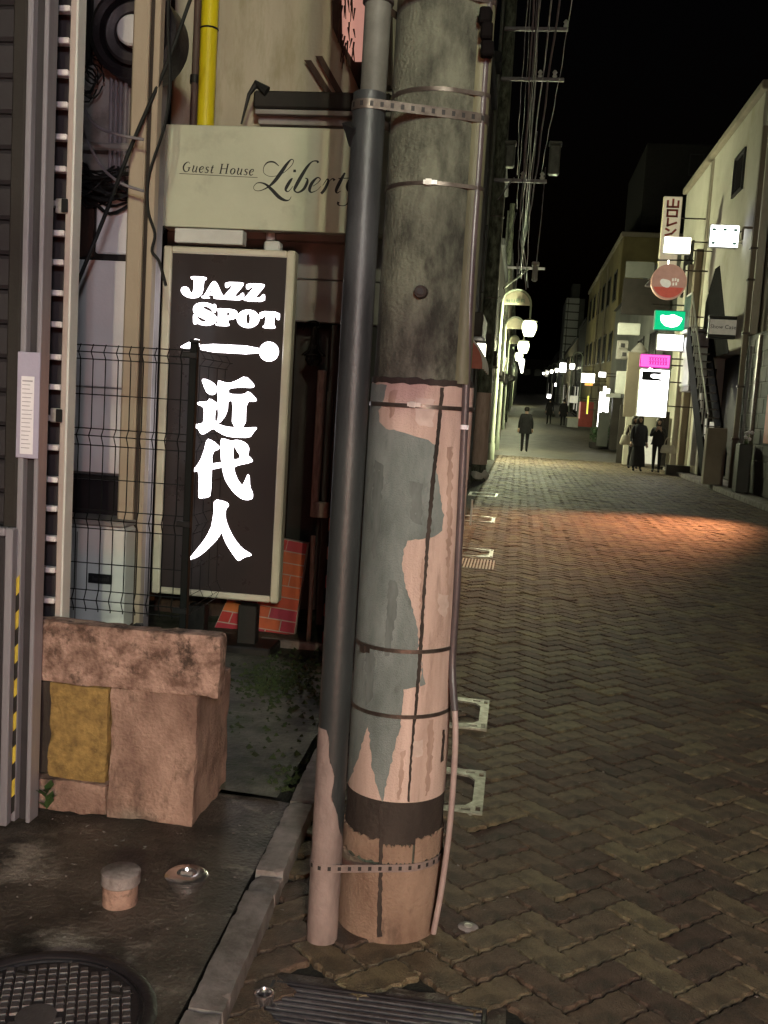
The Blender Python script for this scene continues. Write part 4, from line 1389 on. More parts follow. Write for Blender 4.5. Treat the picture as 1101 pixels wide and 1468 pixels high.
GH = {'G': [[(.62, .2, 3), (.45, .02, 4), (.15, .2, 8), (.02, .55, 9), (.15, .9, 8), (.4, 1, 4), (.6, .85, 4)], [(.62, .58, 8), (.58, .92, 7)], [(.45, .58, 3), (.75, .57, 3)]],
      'u': [[(.1, .4, 3), (.2, .38, 7), (.12, .8, 7), (.2, .98, 5), (.4, .85, 3), (.52, .4, 4)], [(.53, .4, 7), (.46, .95, 7), (.58, .96, 3)]],
      'e': [[(.1, .7, 3), (.4, .62, 4), (.44, .45, 5), (.28, .4, 5), (.1, .6, 8), (.12, .9, 7), (.28, .99, 5), (.45, .88, 3)]],
      's': [[(.42, .48, 4), (.3, .4, 4), (.14, .5, 6), (.2, .64, 7), (.36, .76, 7), (.32, .94, 5), (.18, .99, 4), (.04, .9, 4)]],
      't': [[(.26, .2, 5), (.18, .6, 8), (.14, .9, 7), (.24, .98, 4), (.36, .9, 3)], [(.06, .41, 3), (.38, .40, 3)]],
      'H': [[(.2, .03, 8), (.12, .98, 8)], [(.78, .03, 8), (.7, .98, 8)], [(.16, .5, 4), (.74, .5, 4)], [(.06, .03, 3), (.34, .03, 3)], [(.64, .03, 3), (.92, .03, 3)], [(0, .98, 3), (.26, .98, 3)], [(.58, .98, 3), (.84, .98, 3)]],
      'o': [[(.3, .4, 4), (.1, .58, 8), (.1, .85, 7), (.25, .99, 4), (.45, .82, 8), (.48, .55, 7), (.32, .4, 4)]]}
adv = {'G': .80, 'u': .66, 'e': .55, 's': .50, 't': .46, 'H': .98, 'o': .60, ' ': .42}
x = 126.0
for ch in 'Guest House':
    for st in GH.get(ch, []):
        y0 = 244 + (x - 126) * 0.055
        ribbon(gl, [(x + p[0] * 56 + (1 - p[1]) * 7, y0 + p[1] * 56, p[2] * .95) for p in st], cc, (0, -0.0025, 0))
    x += adv[ch] * 60.5
ribbon(gl, [(108, 310, 3), (330, 322, 3), (548, 333, 3)], cc, (0, -0.0025, 0))
gl.build('small_lettering', 'ink', board, fix=False)
bt = at(230, 330, YG - .02)
tg = MB()
for k in range(7):
    tg.tube([bt + Vector((rl.uniform(-.04, .03), rl.uniform(-.03, .02), rl.uniform(-.03, .03))) for _ in range(4)], 0.006, 5)
tg.build('cable_knot', 'cable_black', gs)

# ================================================================== the guest house behind: walls, pipes, fittings
YW = 6.35
hs = thing('guest_house', 'old cream rendered house behind the signs with dark eave and doorway', 'house', (-1.5, 6.6, AZ))
wx0, wx1 = at(247, 90, YW).x, -0.78
zsid1, zsid0 = at(450, 338, YW).z, at(450, 462, YW).z
MB().cbox(wx0, wx1, YW, YW + .12, zsid1, 6.6, .01).build('upper_wall', 'house_wall', hs)
for i in range(2):
    za, zb = zsid1 - (zsid1 - zsid0) * i / 2, zsid1 - (zsid1 - zsid0) * (i + 1) / 2
    MB().cbox(wx0, wx1, YW + .02, YW + .12, zb + .004, za - .003, .006).build('siding_panel', 'siding', hs)
MB().box(wx0, wx1, YW + .5, YW + .56, AZ, zsid0).build('doorway_back', 'doorway_dark', hs)
MB().cbox(wx0, at(412, 620, YW).x, YW + .03, YW + .12, AZ, zsid0, .006).build('lower_wall', 'dark_wood', hs)
MB().cbox(at(463, 640, YW).x, wx1, YW + .06, YW + .12, AZ, zsid0 - .002, .006).build('door_leaf', 'doorway_dark', hs)
pw_ = [(450, 520), (460, 520), (463, 740), (447, 743)]
px_box('timber_post', 'pale_wood', 449, 530, 460, 742, YW - .02, .06, hs, .006, .004)
px_box('timber_foot', 'pale_wood', 447, 720, 470, 742, YW - .03, .05, hs, .006, .004)
px_box('door_frame', 'eave_dark', 464, 560, 474, 735, YW + .03, .03, hs)
px_box('wall_ledge', 'siding', 300, 331, 500, 344, YW - .06, .1, hs)
MB().cbox(wx1 - .12, wx1, YW + .13, 9.0, AZ, 6.6, .01).build('street_wall', 'house_wall', hs)
# eave box with gutter
ev = px_box('eave', 'eave_dark', 363, 131, 560, 156, YW - .30, .29, hs, .01)
px_box('gutter', 'siding', 365, 158, 560, 165, YW - .31, .05, ev)
px_box('eave_soffit', 'back_wall', 370, 167, 560, 180, YW - .2, .19, hs)
e0 = at(362, 128, YW - .32)
MB().tube([e0 + Vector((.09, 0, -.01)), e0 + Vector((.02, 0, .03)), e0 + Vector((-.02, 0, -.03)), at(346, 178, YW - .3)], [.03, .025, .012, .006], 8).build('eave_rag', 'cable_black', ev)
for (a, b, w_) in (((441, 86), (474, 138), 12), ((457, 80), (491, 141), 12)):
    p, q = at(*a, YW - .06), at(*b, YW - .06)
    s_ = Vector((.045, 0, 0))
    MB().add([p - s_ * .5, p + s_ * .5, q + s_ * .5, q - s_ * .5] + [v_ + Vector((0, .055, 0)) for v_ in (p - s_ * .5, p + s_ * .5, q + s_ * .5, q - s_ * .5)],
             [(0, 1, 2, 3), (7, 6, 5, 4), (0, 4, 5, 1), (1, 5, 6, 2), (2, 6, 7, 3), (3, 7, 4, 0)]).build('diagonal_beam', 'dark_wood', hs)
p_ = [at(474, -60, YW - .12), at(477, 40, YW - .12), at(512, 122, YW - .12), at(560, 122, YW - .12), at(560, -60, YW - .12)]
MB().prism([[(v_.x, v_.z) for v_ in p_]], lambda a, b: (a, YW - .12, b), (0, .10, 0)).build('bay_frame', 'dark_wood', hs)
p_ = [at(489, -60, YW - .13), at(491, 62, YW - .13), at(508, 88, YW - .13), at(545, 88, YW - .13), at(545, -60, YW - .13)]
MB().prism([[(v_.x, v_.z) for v_ in p_]], lambda a, b: (a, YW - .13, b), (0, .008, 0)).build('bay_window', 'lit_pale_red', hs)
bf = MB()
for k in range(26):
    q = at(rl.uniform(484, 512), rl.uniform(-10, 70), YW - .15)
    bf.tube([q, q + Vector((rl.uniform(-.02, .02), 0, -rl.uniform(.05, .15)))], [.006, .002], 4)
bf.build('dry_fronds', 'dark_wood', hs)

# yellow pipe and its neighbour
yp = thing('yellow_pipe', 'bright yellow vertical pipe above the guest house sign', 'pipe', (at(295, 175, 6.2).x, 6.2, at(295, 178, 6.2).z))
px_ = at(298, 90, 6.2).x
MB().lathe([(0.052, at(295, 200, 6.2).z), (0.052, 6.5)], px_, 6.2, 24).build('pipe', 'yellow_pipe', yp, smooth=True)
zt = at(300, 42, 6.2).z
MB().lathe([(0.054, zt - .006), (0.058, zt), (0.054, zt + .006)], px_, 6.2, 24).build('wire_tie', 'cable_black', yp, smooth=True)
bp_ = thing('brown_pipe', 'thin brown downpipe next to the yellow pipe', 'pipe', (px_ - .1, 6.2, 2))
MB().lathe([(0.022, 2.6), (0.022, 6.5)], px_ - .085, 6.22, 14).build('pipe', 'brown_pipe', bp_, smooth=True)
MB().lathe([(0.030, 3.4), (0.030, 3.45)], px_ - .085, 6.22, 14).build('bracket', 'black_steel', bp_, smooth=True)

# beige steel column left of the sign with a cable
YC = 4.86
cl = thing('beige_column', 'beige square column left of the lit sign', 'column', (at(210, 880, YC).x, YC, AZ))
cx0, cx1 = at(173, 560, YC).x, at(209, 560, YC).x
MB().cbox(cx0, cx1 - .05, YC, YC + .05, AZ + .12, 6.2, .01).build('shaft', 'column_beige', cl)
MB().cbox(cx1 - .049, cx1 - .02, YC + .02, YC + .05, AZ + .12, 6.2, .004).build('web', 'pole_dark', cl)
MB().cbox(cx1 - .019, cx1 + .012, YC - .01, YC + .05, AZ + .12, 6.2, .004).build('flange', 'column_beige', cl)
MB().cbox(cx0 - .02, cx1 + .02, YC - .02, YC + .07, AZ, AZ + .119, .01).build('base', 'moss', cl)
pts = [at(*p, YC - .03) for p in ((243, -20), (241, 40), (244, 120), (236, 180), (214, 250), (212, 300), (222, 335), (218, 360), (228, 375), (238, 410))]
cbn = tag(MB().tube([Vector(p) for p in catmull([tuple(p) for p in pts], 5)], 0.008, 6).build('hanging_cable', 'cable_black', None, smooth=True), 'black cable trailing down the beige column to the sign', 'cable')
dc = [at(283, -30, 5.0), at(240, 90, 4.9), at(190, 205, 4.75), at(150, 310, 4.6), at(108, 413, 4.5), at(70, 500, 4.4)]
tag(MB().tube([Vector(p) for p in catmull([tuple(p) for p in dc], 5)], 0.0095, 8).build('diagonal_cable', 'cable_black', None, smooth=True), 'thick black cable slanting across the alley wall', 'cable')

# back wall of the alley and what hangs on it
YB = 5.2
bw = thing('alley_back_wall', 'grimy grey back wall at the end of the alley', 'wall', (-2.9, YB, AZ))
MB().cbox(-5.5, at(228, 90, YB).x, YB, YB + .15, AZ, 6.6, .01).build('wall', 'back_wall', bw)
px_box('ledge', 'siding', 40, 203, 206, 214, YB - .1, .1, bw, .01)
px_box('dark_opening', 'doorway_dark', 30, 262, 212, 372, YB - .05, .05, bw)
px_box('pale_panel', 'white_panel', 137, 284, 200, 364, YB - .09, .035, bw, .008)
px_box('corner_shadow_board', 'dark_wood', 100, 262, 134, 368, YB - .07, .02, bw)  # dark board put in where the corner is only shaded
px_box('upper_opening', 'doorway_dark', 186, 118, 212, 200, YB - .03, .03, bw)
for (u0, v0, u1, v1) in ((30, -60, 130, 90),):
    px_box('window_dark', 'doorway_dark', u0, v0, u1, v1, YB - .04, .04, bw)
wp = thing('white_panel_door', 'pale white panel door behind the mesh fence', 'door', (at(150, 690, 4.95).x, 4.95, at(150, 690, 4.95).z))
px_box('panel', 'white_panel', 60, 372, 184, 553, 4.95, .05, wp)
px_box('panel', 'white_panel', 60, 555.5, 184, 676, 4.95, .05, wp)
px_box('edge_panel', 'white_panel', 185.5, 372, 214, 676, 4.95, .05, wp)
px_box('handle', 'siding', 176, 500, 180, 530, 4.93, .02, wp, .002)
wd2 = thing('dark_window', 'low dark window between the white door and the heater', 'window', (at(140, 745, 4.95).x, 4.95, at(140, 745, 4.95).z))
px_box('pane', 'dark_glass', 60, 687, 186, 746, 4.98, .02, wd2)
px_box('frame_top', 'black_steel', 60, 680, 188, 686.5, 4.95, .05, wd2)
px_box('frame_side', 'black_steel', 183, 687, 188, 746, 4.95, .05, wd2)
ht = thing('water_heater', 'white boxy water heater with a small black name plate', 'heater', (at(140, 895, 4.75).x, 4.9, AZ))
px_box('casing', 'heater_white', 60, 753, 178, 898, 4.75, .3, ht, .012)
px_box('top_lip', 'siding', 60, 745, 179, 752.5, 4.73, .32, ht, .006)
for xx in (-2.28, -1.86):
    MB().cbox(xx, xx + .04, 4.80, 4.84, AZ, at(140, 896, 4.75).z + .01, .004).build('leg', 'black_steel', ht)
npz = px_box('name_plate', 'ink', 126, 823, 160, 837, 4.744, .008, ht, .003)
nl = MB()
for k in range(9):
    q = at(133 + k * 2.7, 829.5 + k * .15, 4.742)
    nl.box(q.x - .0035, q.x + .0035, 4.7415, 4.7435, q.z - .010, q.z + (.012 if k in (0, 3, 8) else .004))
nl.build('worn_lettering', 'shutter_dark', npz)
px_box('seam', 'siding', 108, 762, 109.5, 890, 4.747, .006, ht, .001)
fv = at(190, 45, YB - .2)
fan = thing('wall_fan', 'round dark ventilation fan with a white hub high in the alley', 'fan', tuple(fv))
fm_ = MB()
for r, dy in ((.21, 0.2), (.21, 0.0), (.19, -.02), (.17, .0), (.17, .05)):
    pass
def yl(prof, c, n=40):               # lathe about the y axis
    mb = MB()
    for r, dy in prof:
        for k in range(n):
            a = 2 * pi * k / n
            mb.v.append((c.x + r * cos(a), c.y + dy, c.z + r * sin(a)))
    for i in range(len(prof) - 1):
        for k in range(n):
            mb.f.append((i * n + k, i * n + (k + 1) % n, (i + 1) * n + (k + 1) % n, (i + 1) * n + k))
    return mb
yl([(.225, .2), (.225, .0), (.20, -.02), (.175, 0.0), (.165, .08), (0, .09)], fv).build('housing', 'cast_iron', fan, smooth=True)
yl([(.15, .03), (.155, .02), (.14, .0), (.10, .01), (.09, .05)], fv).build('guard_ring', 'cast_iron_worn', fan, smooth=True)
yl([(.072, .03), (.075, -.02), (.066, -.032), (0, -.034)], fv).build('hub', 'heater_white', fan, smooth=True)
for k in range(4):
    q0 = at(160 + k * 7, 112, YB - .08)
    q1 = at(157 + k * 6.5, 275, YB - .08)
    o_ = thing('wall_pipe', 'grey vertical pipe in the bundle under the fan', 'pipe', tuple(q1), 'pipe bundle under the fan')
    MB().tube([q0, q1], 0.011, 8).build('pipe', 'cable_grey', o_, smooth=True)
    MB().tube([q0.lerp(q1, .6), q0.lerp(q1, .63)], 0.0145, 8).build('clip', 'black_steel', o_, smooth=True)
tn = MB()
for k in range(30):
    a, b = at(rl.uniform(70, 120), rl.uniform(225, 275), YB - .12), at(rl.uniform(150, 212), rl.uniform(235, 285), YB - .16)
    m_ = a.lerp(b, .5) + Vector((rl.uniform(-.1, .1), rl.uniform(-.05, .05), -rl.uniform(.0, .12)))
    tn.tube([Vector(p) for p in catmull([tuple(a), tuple(m_), tuple(b)], 5)], rl.uniform(.004, .011), 5)
tnk = tn.build('cable_tangle', 'cable_black', None, fix=False)
tnk['kind'] = 'stuff'
tnk['label'] = 'tangle of dark cables along the alley wall below the ledge'
tn = MB()
for k in range(7):
    c_ = at(rl.uniform(122, 150), rl.uniform(95, 130), YB - .1)
    r_ = rl.uniform(.03, .07)
    tn.tube([(c_.x + r_ * cos(t), c_.y + .01 * sin(3 * t), c_.z + r_ * 1.3 * sin(t)) for t in [i * .5 for i in range(13)]], .004, 5)
tag(tn.build('cable_coil', 'cable_black', None, fix=False), 'loose coil of thin black cable hanging under the fan', 'cable')
for (pts, lab) in ((((118, 150), (135, 178), (165, 192), (206, 200)), 'grey cable sagging from the ladder to the column'),
                   (((124, 200), (145, 238), (172, 262), (206, 274)), 'pale cable looping below the ledge')):
    tag(MB().tube([Vector(p) for p in catmull([tuple(at(*p, 4.7)) for p in pts], 6)], .007, 6).build('sagging_cable', 'cable_grey', None, smooth=True), lab, 'cable')
# white meter box and pipe above the jazz sign
mt = thing('white_pipe_box', 'small white junction box with a stub pipe above the lit sign', 'junction box', (at(390, 358, 5.8).x, 5.8, at(390, 358, 5.8).z))
px_box('box', 'white_trim', 378, 345, 401, 361, 5.8, .08, mt, .01)
q0, q1 = at(388, 345, 5.84), at(388, 326, 5.84)
MB().tube([q0, q1], [.028, .024], 14).build('stub_pipe', 'white_trim', mt, smooth=True)
# glossy black lantern by the door
lc = at(452, 470, YW - .10)
bl = thing('black_lantern', 'glossy black bell shaped lamp hanging by the dark doorway', 'lamp', tuple(lc))
MB().lathe([(.012, lc.z + .01), (.022, lc.z - .01), (.030, lc.z - .10), (.042, lc.z - .14), (.075, lc.z - .165), (.078, lc.z - .175), (.05, lc.z - .17)], lc.x, lc.y, 28).build('shade', 'black_gloss', bl, smooth=True)
MB().lathe([(.048, lc.z - .17), (.055, lc.z - .20), (.035, lc.z - .235), (0, lc.z - .24)], lc.x, lc.y, 24).build('glass', 'black_gloss', bl, smooth=True)
MB().tube([Vector(p) for p in catmull([(lc.x - .10, lc.y + .1, lc.z - .01), (lc.x - .06, lc.y + .02, lc.z + .03), (lc.x, lc.y, lc.z + .04), (lc.x + .03, lc.y, lc.z + .01), (lc.x, lc.y, lc.z)], 5)], .006, 8).build('arm', 'black_gloss', bl, smooth=True)
# leaning red tile panel
YTL = 6.05
tp_ = thing('tile_panel', 'leaning slab faced with dark red brick tiles by the doorway', 'tile panel', (at(390, 920, YTL).x, YTL, AZ))
tl, tr, br, bl_ = (398, 771), (441, 779), (420, 925), (352, 914)
rows = 9
def tpos(s_, t_):                    # s across, t down; the slab leans
    a = (tl[0] + (bl_[0] - tl[0]) * t_, tl[1] + (bl_[1] - tl[1]) * t_)
    b = (tr[0] + (br[0] - tr[0]) * t_, tr[1] + (br[1] - tr[1]) * t_)
    return at(a[0] + (b[0] - a[0]) * s_, a[1] + (b[1] - a[1]) * s_, YTL + .05 * (1 - t_))
qs = [tpos(-.7, 0), tpos(1, 0), tpos(1, 1), tpos(-.7, 1)]
MB().add([p + Vector((0, .003, 0)) for p in qs] + [p + Vector((0, .05, 0)) for p in qs], [(0, 1, 2, 3), (7, 6, 5, 4), (0, 4, 5, 1), (1, 5, 6, 2), (2, 6, 7, 3), (3, 7, 4, 0)]).build('backing', 'grout', tp_)
for r in range(rows):
    t0, t1 = r / rows + .006, (r + 1) / rows - .006
    edges = [-.7, -.2, .36, 1.0] if r % 2 == 0 else [-.7, -.45, .1, .66, 1.0]
    if r % 2:
        edges = [-.7, -.4, .02, 1.0] if r % 4 == 1 else edges
    for a, b in zip(edges[:-1], edges[1:]):
        vs = [tpos(a + .012, t0), tpos(b - .012, t0), tpos(b - .012, t1), tpos(a + .012, t1)]
        MB().add([p + Vector((0, -.004, 0)) for p in vs] + [p + Vector((0, .004, 0)) for p in vs], [(0, 1, 2, 3), (0, 4, 5, 1), (1, 5, 6, 2), (2, 6, 7, 3), (3, 7, 4, 0)]).build('tile', 'tile_red', tp_, fix=True)
sp = tag(MB().tube([at(449, 768, 6.0), at(446, 850, 5.98), at(441, 938, 5.95)], .014, 6).build('white_stake', 'pale_wood', None), 'thin pale stake leaning beside the red tile panel', 'stake')
# brick side wall deeper in the doorway, right of the stake
sw = thing('side_brick_wall', 'dim dark red brick wall beside the conduit', 'wall', (-0.9, 6.2, AZ))
for r in range(9):
    za = AZ + .04 + r * .085
    for k in range(3):
        y0 = 5.75 + k * .21 + (r % 2) * .1
        MB().cbox(-1.06, -1.0, y0, y0 + .20, za, za + .077, .004).build('brick', 'tile_red', sw)
MB().box(-1.05, -0.95, 5.74, 6.5, AZ, AZ + .82).build('core', 'dark_wood', sw)
# low pale kerb across the alley mouth
lk = tag(MB().cbox(at(372, 940, 5.75).x, -0.85, 5.72, 5.77, AZ, AZ + .05, .008, .004).build('low_edging', 'kerb_concrete'), 'thin pale edging strip on the mossy ground before the doorway', 'edging')
# ================================================================== left side of the street beyond
def window(parent, x0, x1, y0, y1, z0, z1, axis, m='dark_glass', fm='black_steel', side=1):
    """framed window set on a facade; axis 'x' = facade at x0 facing side, 'y' = facade facing the camera at y0"""
    t = 0.06
    if axis == 'y':
        f = MB()
        f.box(x0, x1, y0 - .05, y0 + .02, z0, z0 + t).box(x0, x1, y0 - .05, y0 + .02, z1 - t, z1).box(x0, x0 + t, y0 - .05, y0 + .02, z0 + t, z1 - t).box(x1 - t, x1, y0 - .05, y0 + .02, z0 + t, z1 - t)
        w = f.build('window', fm, parent)
        MB().box(x0 + t, x1 - t, y0 - .02, y0 + .01, z0 + t, z1 - t).build('pane', m, w)
    else:
        a, b = (x0 - .02, x0 + .05) if side > 0 else (x0 - .05, x0 + .02)
        f = MB()
        f.box(a, b, y0, y1, z0, z0 + t).box(a, b, y0, y1, z1 - t, z1).box(a, b, y0, y0 + t, z0 + t, z1 - t).box(a, b, y1 - t, y1, z0 + t, z1 - t)
        w = f.build('window', fm, parent)
        MB().box(x0 - .01, x0 + .02 * side + .001, y0 + t, y1 - t, z0 + t, z1 - t).build('pane', m, w)
    return w


LB = [(9.2, 21, 7.5, 'dark_wall', 'dim grey shop house behind the nearest pole on the left'), (21.2, 34, 8.5, 'dark_wall', 'dark shop building on the left beside the first street lamp'),
      (34.2, 50, 7.0, 'dark_wall', 'grey building on the left past the first street lamps'), (50.2, 72, 9.0, 'brown_wall', 'brown building far down the left side'), (72.2, 110, 8.0, 'dark_wall', 'farthest dark building row on the left')]
for (y0, y1, h, m, lab) in LB:
    b = thing('shop_building', lab, 'building', (-1.1, y0, road_z(y0)))
    zb = road_z(y0) - .3
    MB().cbox(-6, -1.0, y0, y1, zb, h + road_z(y0), .03).build('wall', m, b)
    MB().cbox(-6.1, -0.9, y0 - .02, y1 - .05, h + road_z(y0), h + .25 + road_z(y0), .03).build('cornice', 'dark_roof', b)
    n_ = int((y1 - y0) / 3)
    for k in range(n_):
        ya = y0 + .5 + k * (y1 - y0 - .6) / n_
        z_ = road_z(ya)
        window(b, -1.0, 0, ya, ya + 1.7, z_ + 4.0, z_ + 5.4, 'x')
        window(b, -1.0, 0, ya, ya + 2.0, z_ + .3, z_ + 2.5, 'x', 'dark_glass')
        if k % 2 == 0:
            MB().cbox(-.999, -.72, ya, ya + 1.8, z_ + 2.75, z_ + 3.15, .02).build('sign_band', 'dark_wall', b)
# red awning and lit box on the left
aw = thing('red_awning', 'rounded red awning peeking out right of the pole', 'awning', (-0.9, 16, 2.1))
am = MB()
cA = at(684, 530, 16)
for i in range(9):
    t = i / 8 * pi / 2
    for xx, yy in ((0, 0), (0, 2.2)):
        am.v.append((-0.99 + .38 * sin(t), 15.6 + yy, cA.z + .48 * cos(t)))
for i in range(8):
    am.f.append((2 * i, 2 * i + 1, 2 * i + 3, 2 * i + 2))
am.v += [(-0.99, 15.6, cA.z), (-0.99, 17.8, cA.z)]
am.f.append(tuple([0] + [2 * i for i in range(1, 9)] + [18]))
am.build('canvas', 'awning_red', aw, smooth=True)
for k in range(4):
    yy = 15.6 + k * .73
    MB().tube([(-0.99 + .388 * sin(i / 8 * pi / 2), yy, cA.z + .49 * cos(i / 8 * pi / 2)) for i in range(9)], .018, 6).build('rib', 'white_trim', aw)
q = at(691, 502, 18)
bx = thing('lit_box_sign', 'small white lit sign above the red awning', 'sign', tuple(q))
MB().cbox(q.x - .10, q.x + .06, 18, 18.2, q.z - .12, q.z + .12, .01).build('face', 'lit_warm', bx)
MB().box(-1.0, q.x - .10, 18.05, 18.15, q.z - .03, q.z + .03).build('arm', 'black_steel', bx)
# rubbish bags
for i, (u, v, r, m, lab) in enumerate(((691, 681, .20, 'bag_white', 'crumpled white rubbish bag by the second pole'), (684, 684, .15, 'bag_white', 'smaller pale rubbish bag leaning on the white one'),
                                       (687, 664, .17, 'bag_dark', 'dark rubbish bag on top of the white bags'))):
    c = gnd(u, v if i < 2 else 682)
    c = Vector((c.x, 22.0 + i * .12, 0.0 if i < 2 else .36))
    bg = MB()
    rr = random.Random(i + 40)
    n_ = 16
    for j in range(9):
        t = j / 8
        for k in range(n_):
            a = 2 * pi * k / n_
            rad = r * (sin(pi * min(t * 1.15 + .12, 1)) ** .6) * (1 + .16 * sin(3 * a + 5 * t + i) + rr.uniform(-.07, .07))
            bg.v.append((c.x + rad * cos(a), c.y + rad * sin(a), c.z + r * 1.9 * t))
    for j in range(8):
        for k in range(n_):
            bg.f.append((j * n_ + k, j * n_ + (k + 1) % n_, (j + 1) * n_ + (k + 1) % n_, (j + 1) * n_ + k))
    bg.f.append(tuple(range(8 * n_, 9 * n_)))
    o_ = thing('rubbish_bag', lab, 'rubbish bag', tuple(c), 'rubbish bags by the second pole')
    bg.build('sack', m, o_, smooth=True)
    top = Vector((c.x, c.y, c.z + r * 1.85))
    MB().tube([top, top + Vector((.03, 0, .05)), top + Vector((.07, 0, .09))], [.03, .02, .05], 7).build('knot', m, o_, smooth=True)
q = at(672, 786, 13.2)
tag(MB().cbox(q.x - .012, q.x + .012, 13.2, 13.22, 0, at(674, 716, 13.2).z, .004).build('white_stake', 'white_trim'), 'slim white marker stake standing just right of the pole', 'stake')


def street_pole(x, y, h, label, sleeve=True):
    t = thing('utility_pole', label, 'utility pole', (x, y, road_z(y)), 'utility poles down the left side')
    zb = road_z(y)
    MB().lathe([(.165 - .0045 * i * .5, zb - .2 + i * .5) for i in range(int(h / .5))], x, y, 24).build('shaft', 'pole_concrete', t, smooth=True)
    if sleeve:
        MB().lathe([(.160, zb + .35), (.176, zb + .352), (.170, zb + 1.9), (.155, zb + 1.902)], x, y, 24).build('wrap_sheet', 'pole_sheet', t, smooth=True)
    for z in (2.4, 3.9, 5.6):
        MB().lathe([(.155, zb + z), (.168, zb + z), (.168, zb + z + .03), (.15, zb + z + .03)], x, y, 24).build('steel_band', 'steel_band', t, smooth=True)
    MB().tube([(x - .19, y - .12, zb), (x - .16, y - .1, zb + h - 1)], .04, 10).build('conduit', 'conduit_grey', t, smooth=True)
    return t


p2 = street_pole(-0.80, 22.0, 11.5, 'second utility pole on the left beside the rubbish bags')
for (z, l) in ((6.35, 1.0), (8.4, 1.2), (9.4, 1.2)):
    MB().cbox(-0.9, -0.8 + l, 21.80, 21.88, z - .035, z + .035, .01).build('crossarm', 'cable_grey', p2)
for k, (xx, z) in enumerate(((-0.3, 6.38), (0.1, 6.38), (.2, 8.43), (-.1, 8.43), (.35, 9.43))):
    MB().lathe([(.03, z), (.05, z + .04), (.03, z + .08), (.05, z + .12), (.02, z + .16)], xx, 21.84, 12).build('insulator', 'white_trim', p2, smooth=True)
for (u0, v0, u1, v1, m) in ((787, 207, 803, 249, 'conduit_grey'), (724, 206, 738, 238, 'conduit_grey'), (763, 380, 771, 402, 'siding')):
    q0, q1 = at(u0, (v0 + v1) / 2, 21.6), at(u1, (v0 + v1) / 2, 21.6)
    z1_, z0_ = at((u0 + u1) / 2, v0, 21.6).z, at((u0 + u1) / 2, v1, 21.6).z
    e_ = MB().cbox(q0.x, q1.x, 21.6, 21.85, z0_, z1_, .03).build('equipment_box', m, p2)
    MB().cbox(q0.x - .02, q1.x + .02, 21.58, 21.87, z1_, z1_ + .07, .02).build('box_lid', m, e_)
p3 = street_pole(-0.95, 44.0, 11.0, 'third utility pole far down the left side', True)
MB().cbox(-1.0, 0.6, 43.8, 43.9, 7.6, 7.7, .01).build('crossarm', 'cable_grey', p3)
q0, q1 = at(722, 413, 32), at(757, 386, 34)
MB().tube([q0, q1], .03, 8).build('stay_arm', 'conduit_grey', p3)
street_pole(-0.95, 68.0, 10.0, 'fourth utility pole, small in the distance on the left', False)

# overhead wires from the near pole down the left side
WI = [((766, -30), (742, 392), .009), ((772, -30), (744, 396), .006), ((779, -30), (746, 330), .007), ((776, -30), (747, 400), .010), ((793, -30), (748, 372), .009), ((808, -30), (752, 352), .012),
      ((825, -30), (776, 250), .004), ((757, -30), (741, 250), .005), ((771, -30), (755, 402), .005), ((764, -30), (741, 300), .004)]
WL = ['thick grey overhead wire, leftmost of the bright bundle', 'thin grey overhead wire twisted in the middle of the bundle', 'grey overhead wire right of the bundle, ending beside the far crossarm', 'heavy grey overhead cable in the centre of the bundle',
      'long grey overhead wire slanting right of the bundle', 'stout grey overhead cable, second from the right against the black sky', 'faint thin overhead wire, rightmost against the black sky', 'thin overhead wire nearest the pole, left of the bundle',
      'thin overhead wire reaching down to the street lamp board', 'faint overhead wire ending at the left crossarm box']
for k, (a, b, r) in enumerate(WI):
    yA, yB = 9.0 + .35 * k, 21.7 + 2.2 * (k % 5)
    A_, B_ = at(*a, yA), at(*b, yB)
    pts = []
    for i in range(25):
        t = i / 24
        p = A_.lerp(B_, t)
        sag = -.22 * 4 * t * (1 - t) * (0.5 + .12 * k % 1)
        pts.append(p + Vector((.012 * sin(7 * t + k * 2) + .006 * sin(31 * t + k), 0, sag * .25 + .012 * sin(23 * t + k))))
    o_ = tag(MB().tube(pts, r, 6).build('overhead_wire', 'cable_grey', None, smooth=True), WL[k], 'wire', 'overhead wires')
for k, (a, b) in enumerate((((740, 305), (726, 352)), ((744, 330), (754, 415)), ((749, 345), (757, 412)), ((741, 378), (739, 415)), ((770, 188), (752, 340)), ((782, 240), (768, 385)))):
    tag(MB().tube([at(*a, 24), at((a[0] + b[0]) / 2 + 1, (a[1] + b[1]) / 2, 24.4), at(*b, 25)], .011, 5).build('drop_wire', 'cable_grey', None, smooth=True), 'short grey drop wire hanging under the overhead wires', 'wire', 'drop wires')
q0, q1 = at(714, 286, 20), at(737, 255, 21.7)
tag(MB().tube([q0, q1], .012, 5).build('stay_wire', 'cable_grey'), 'thin stay wire slanting up to the left crossarm', 'wire')


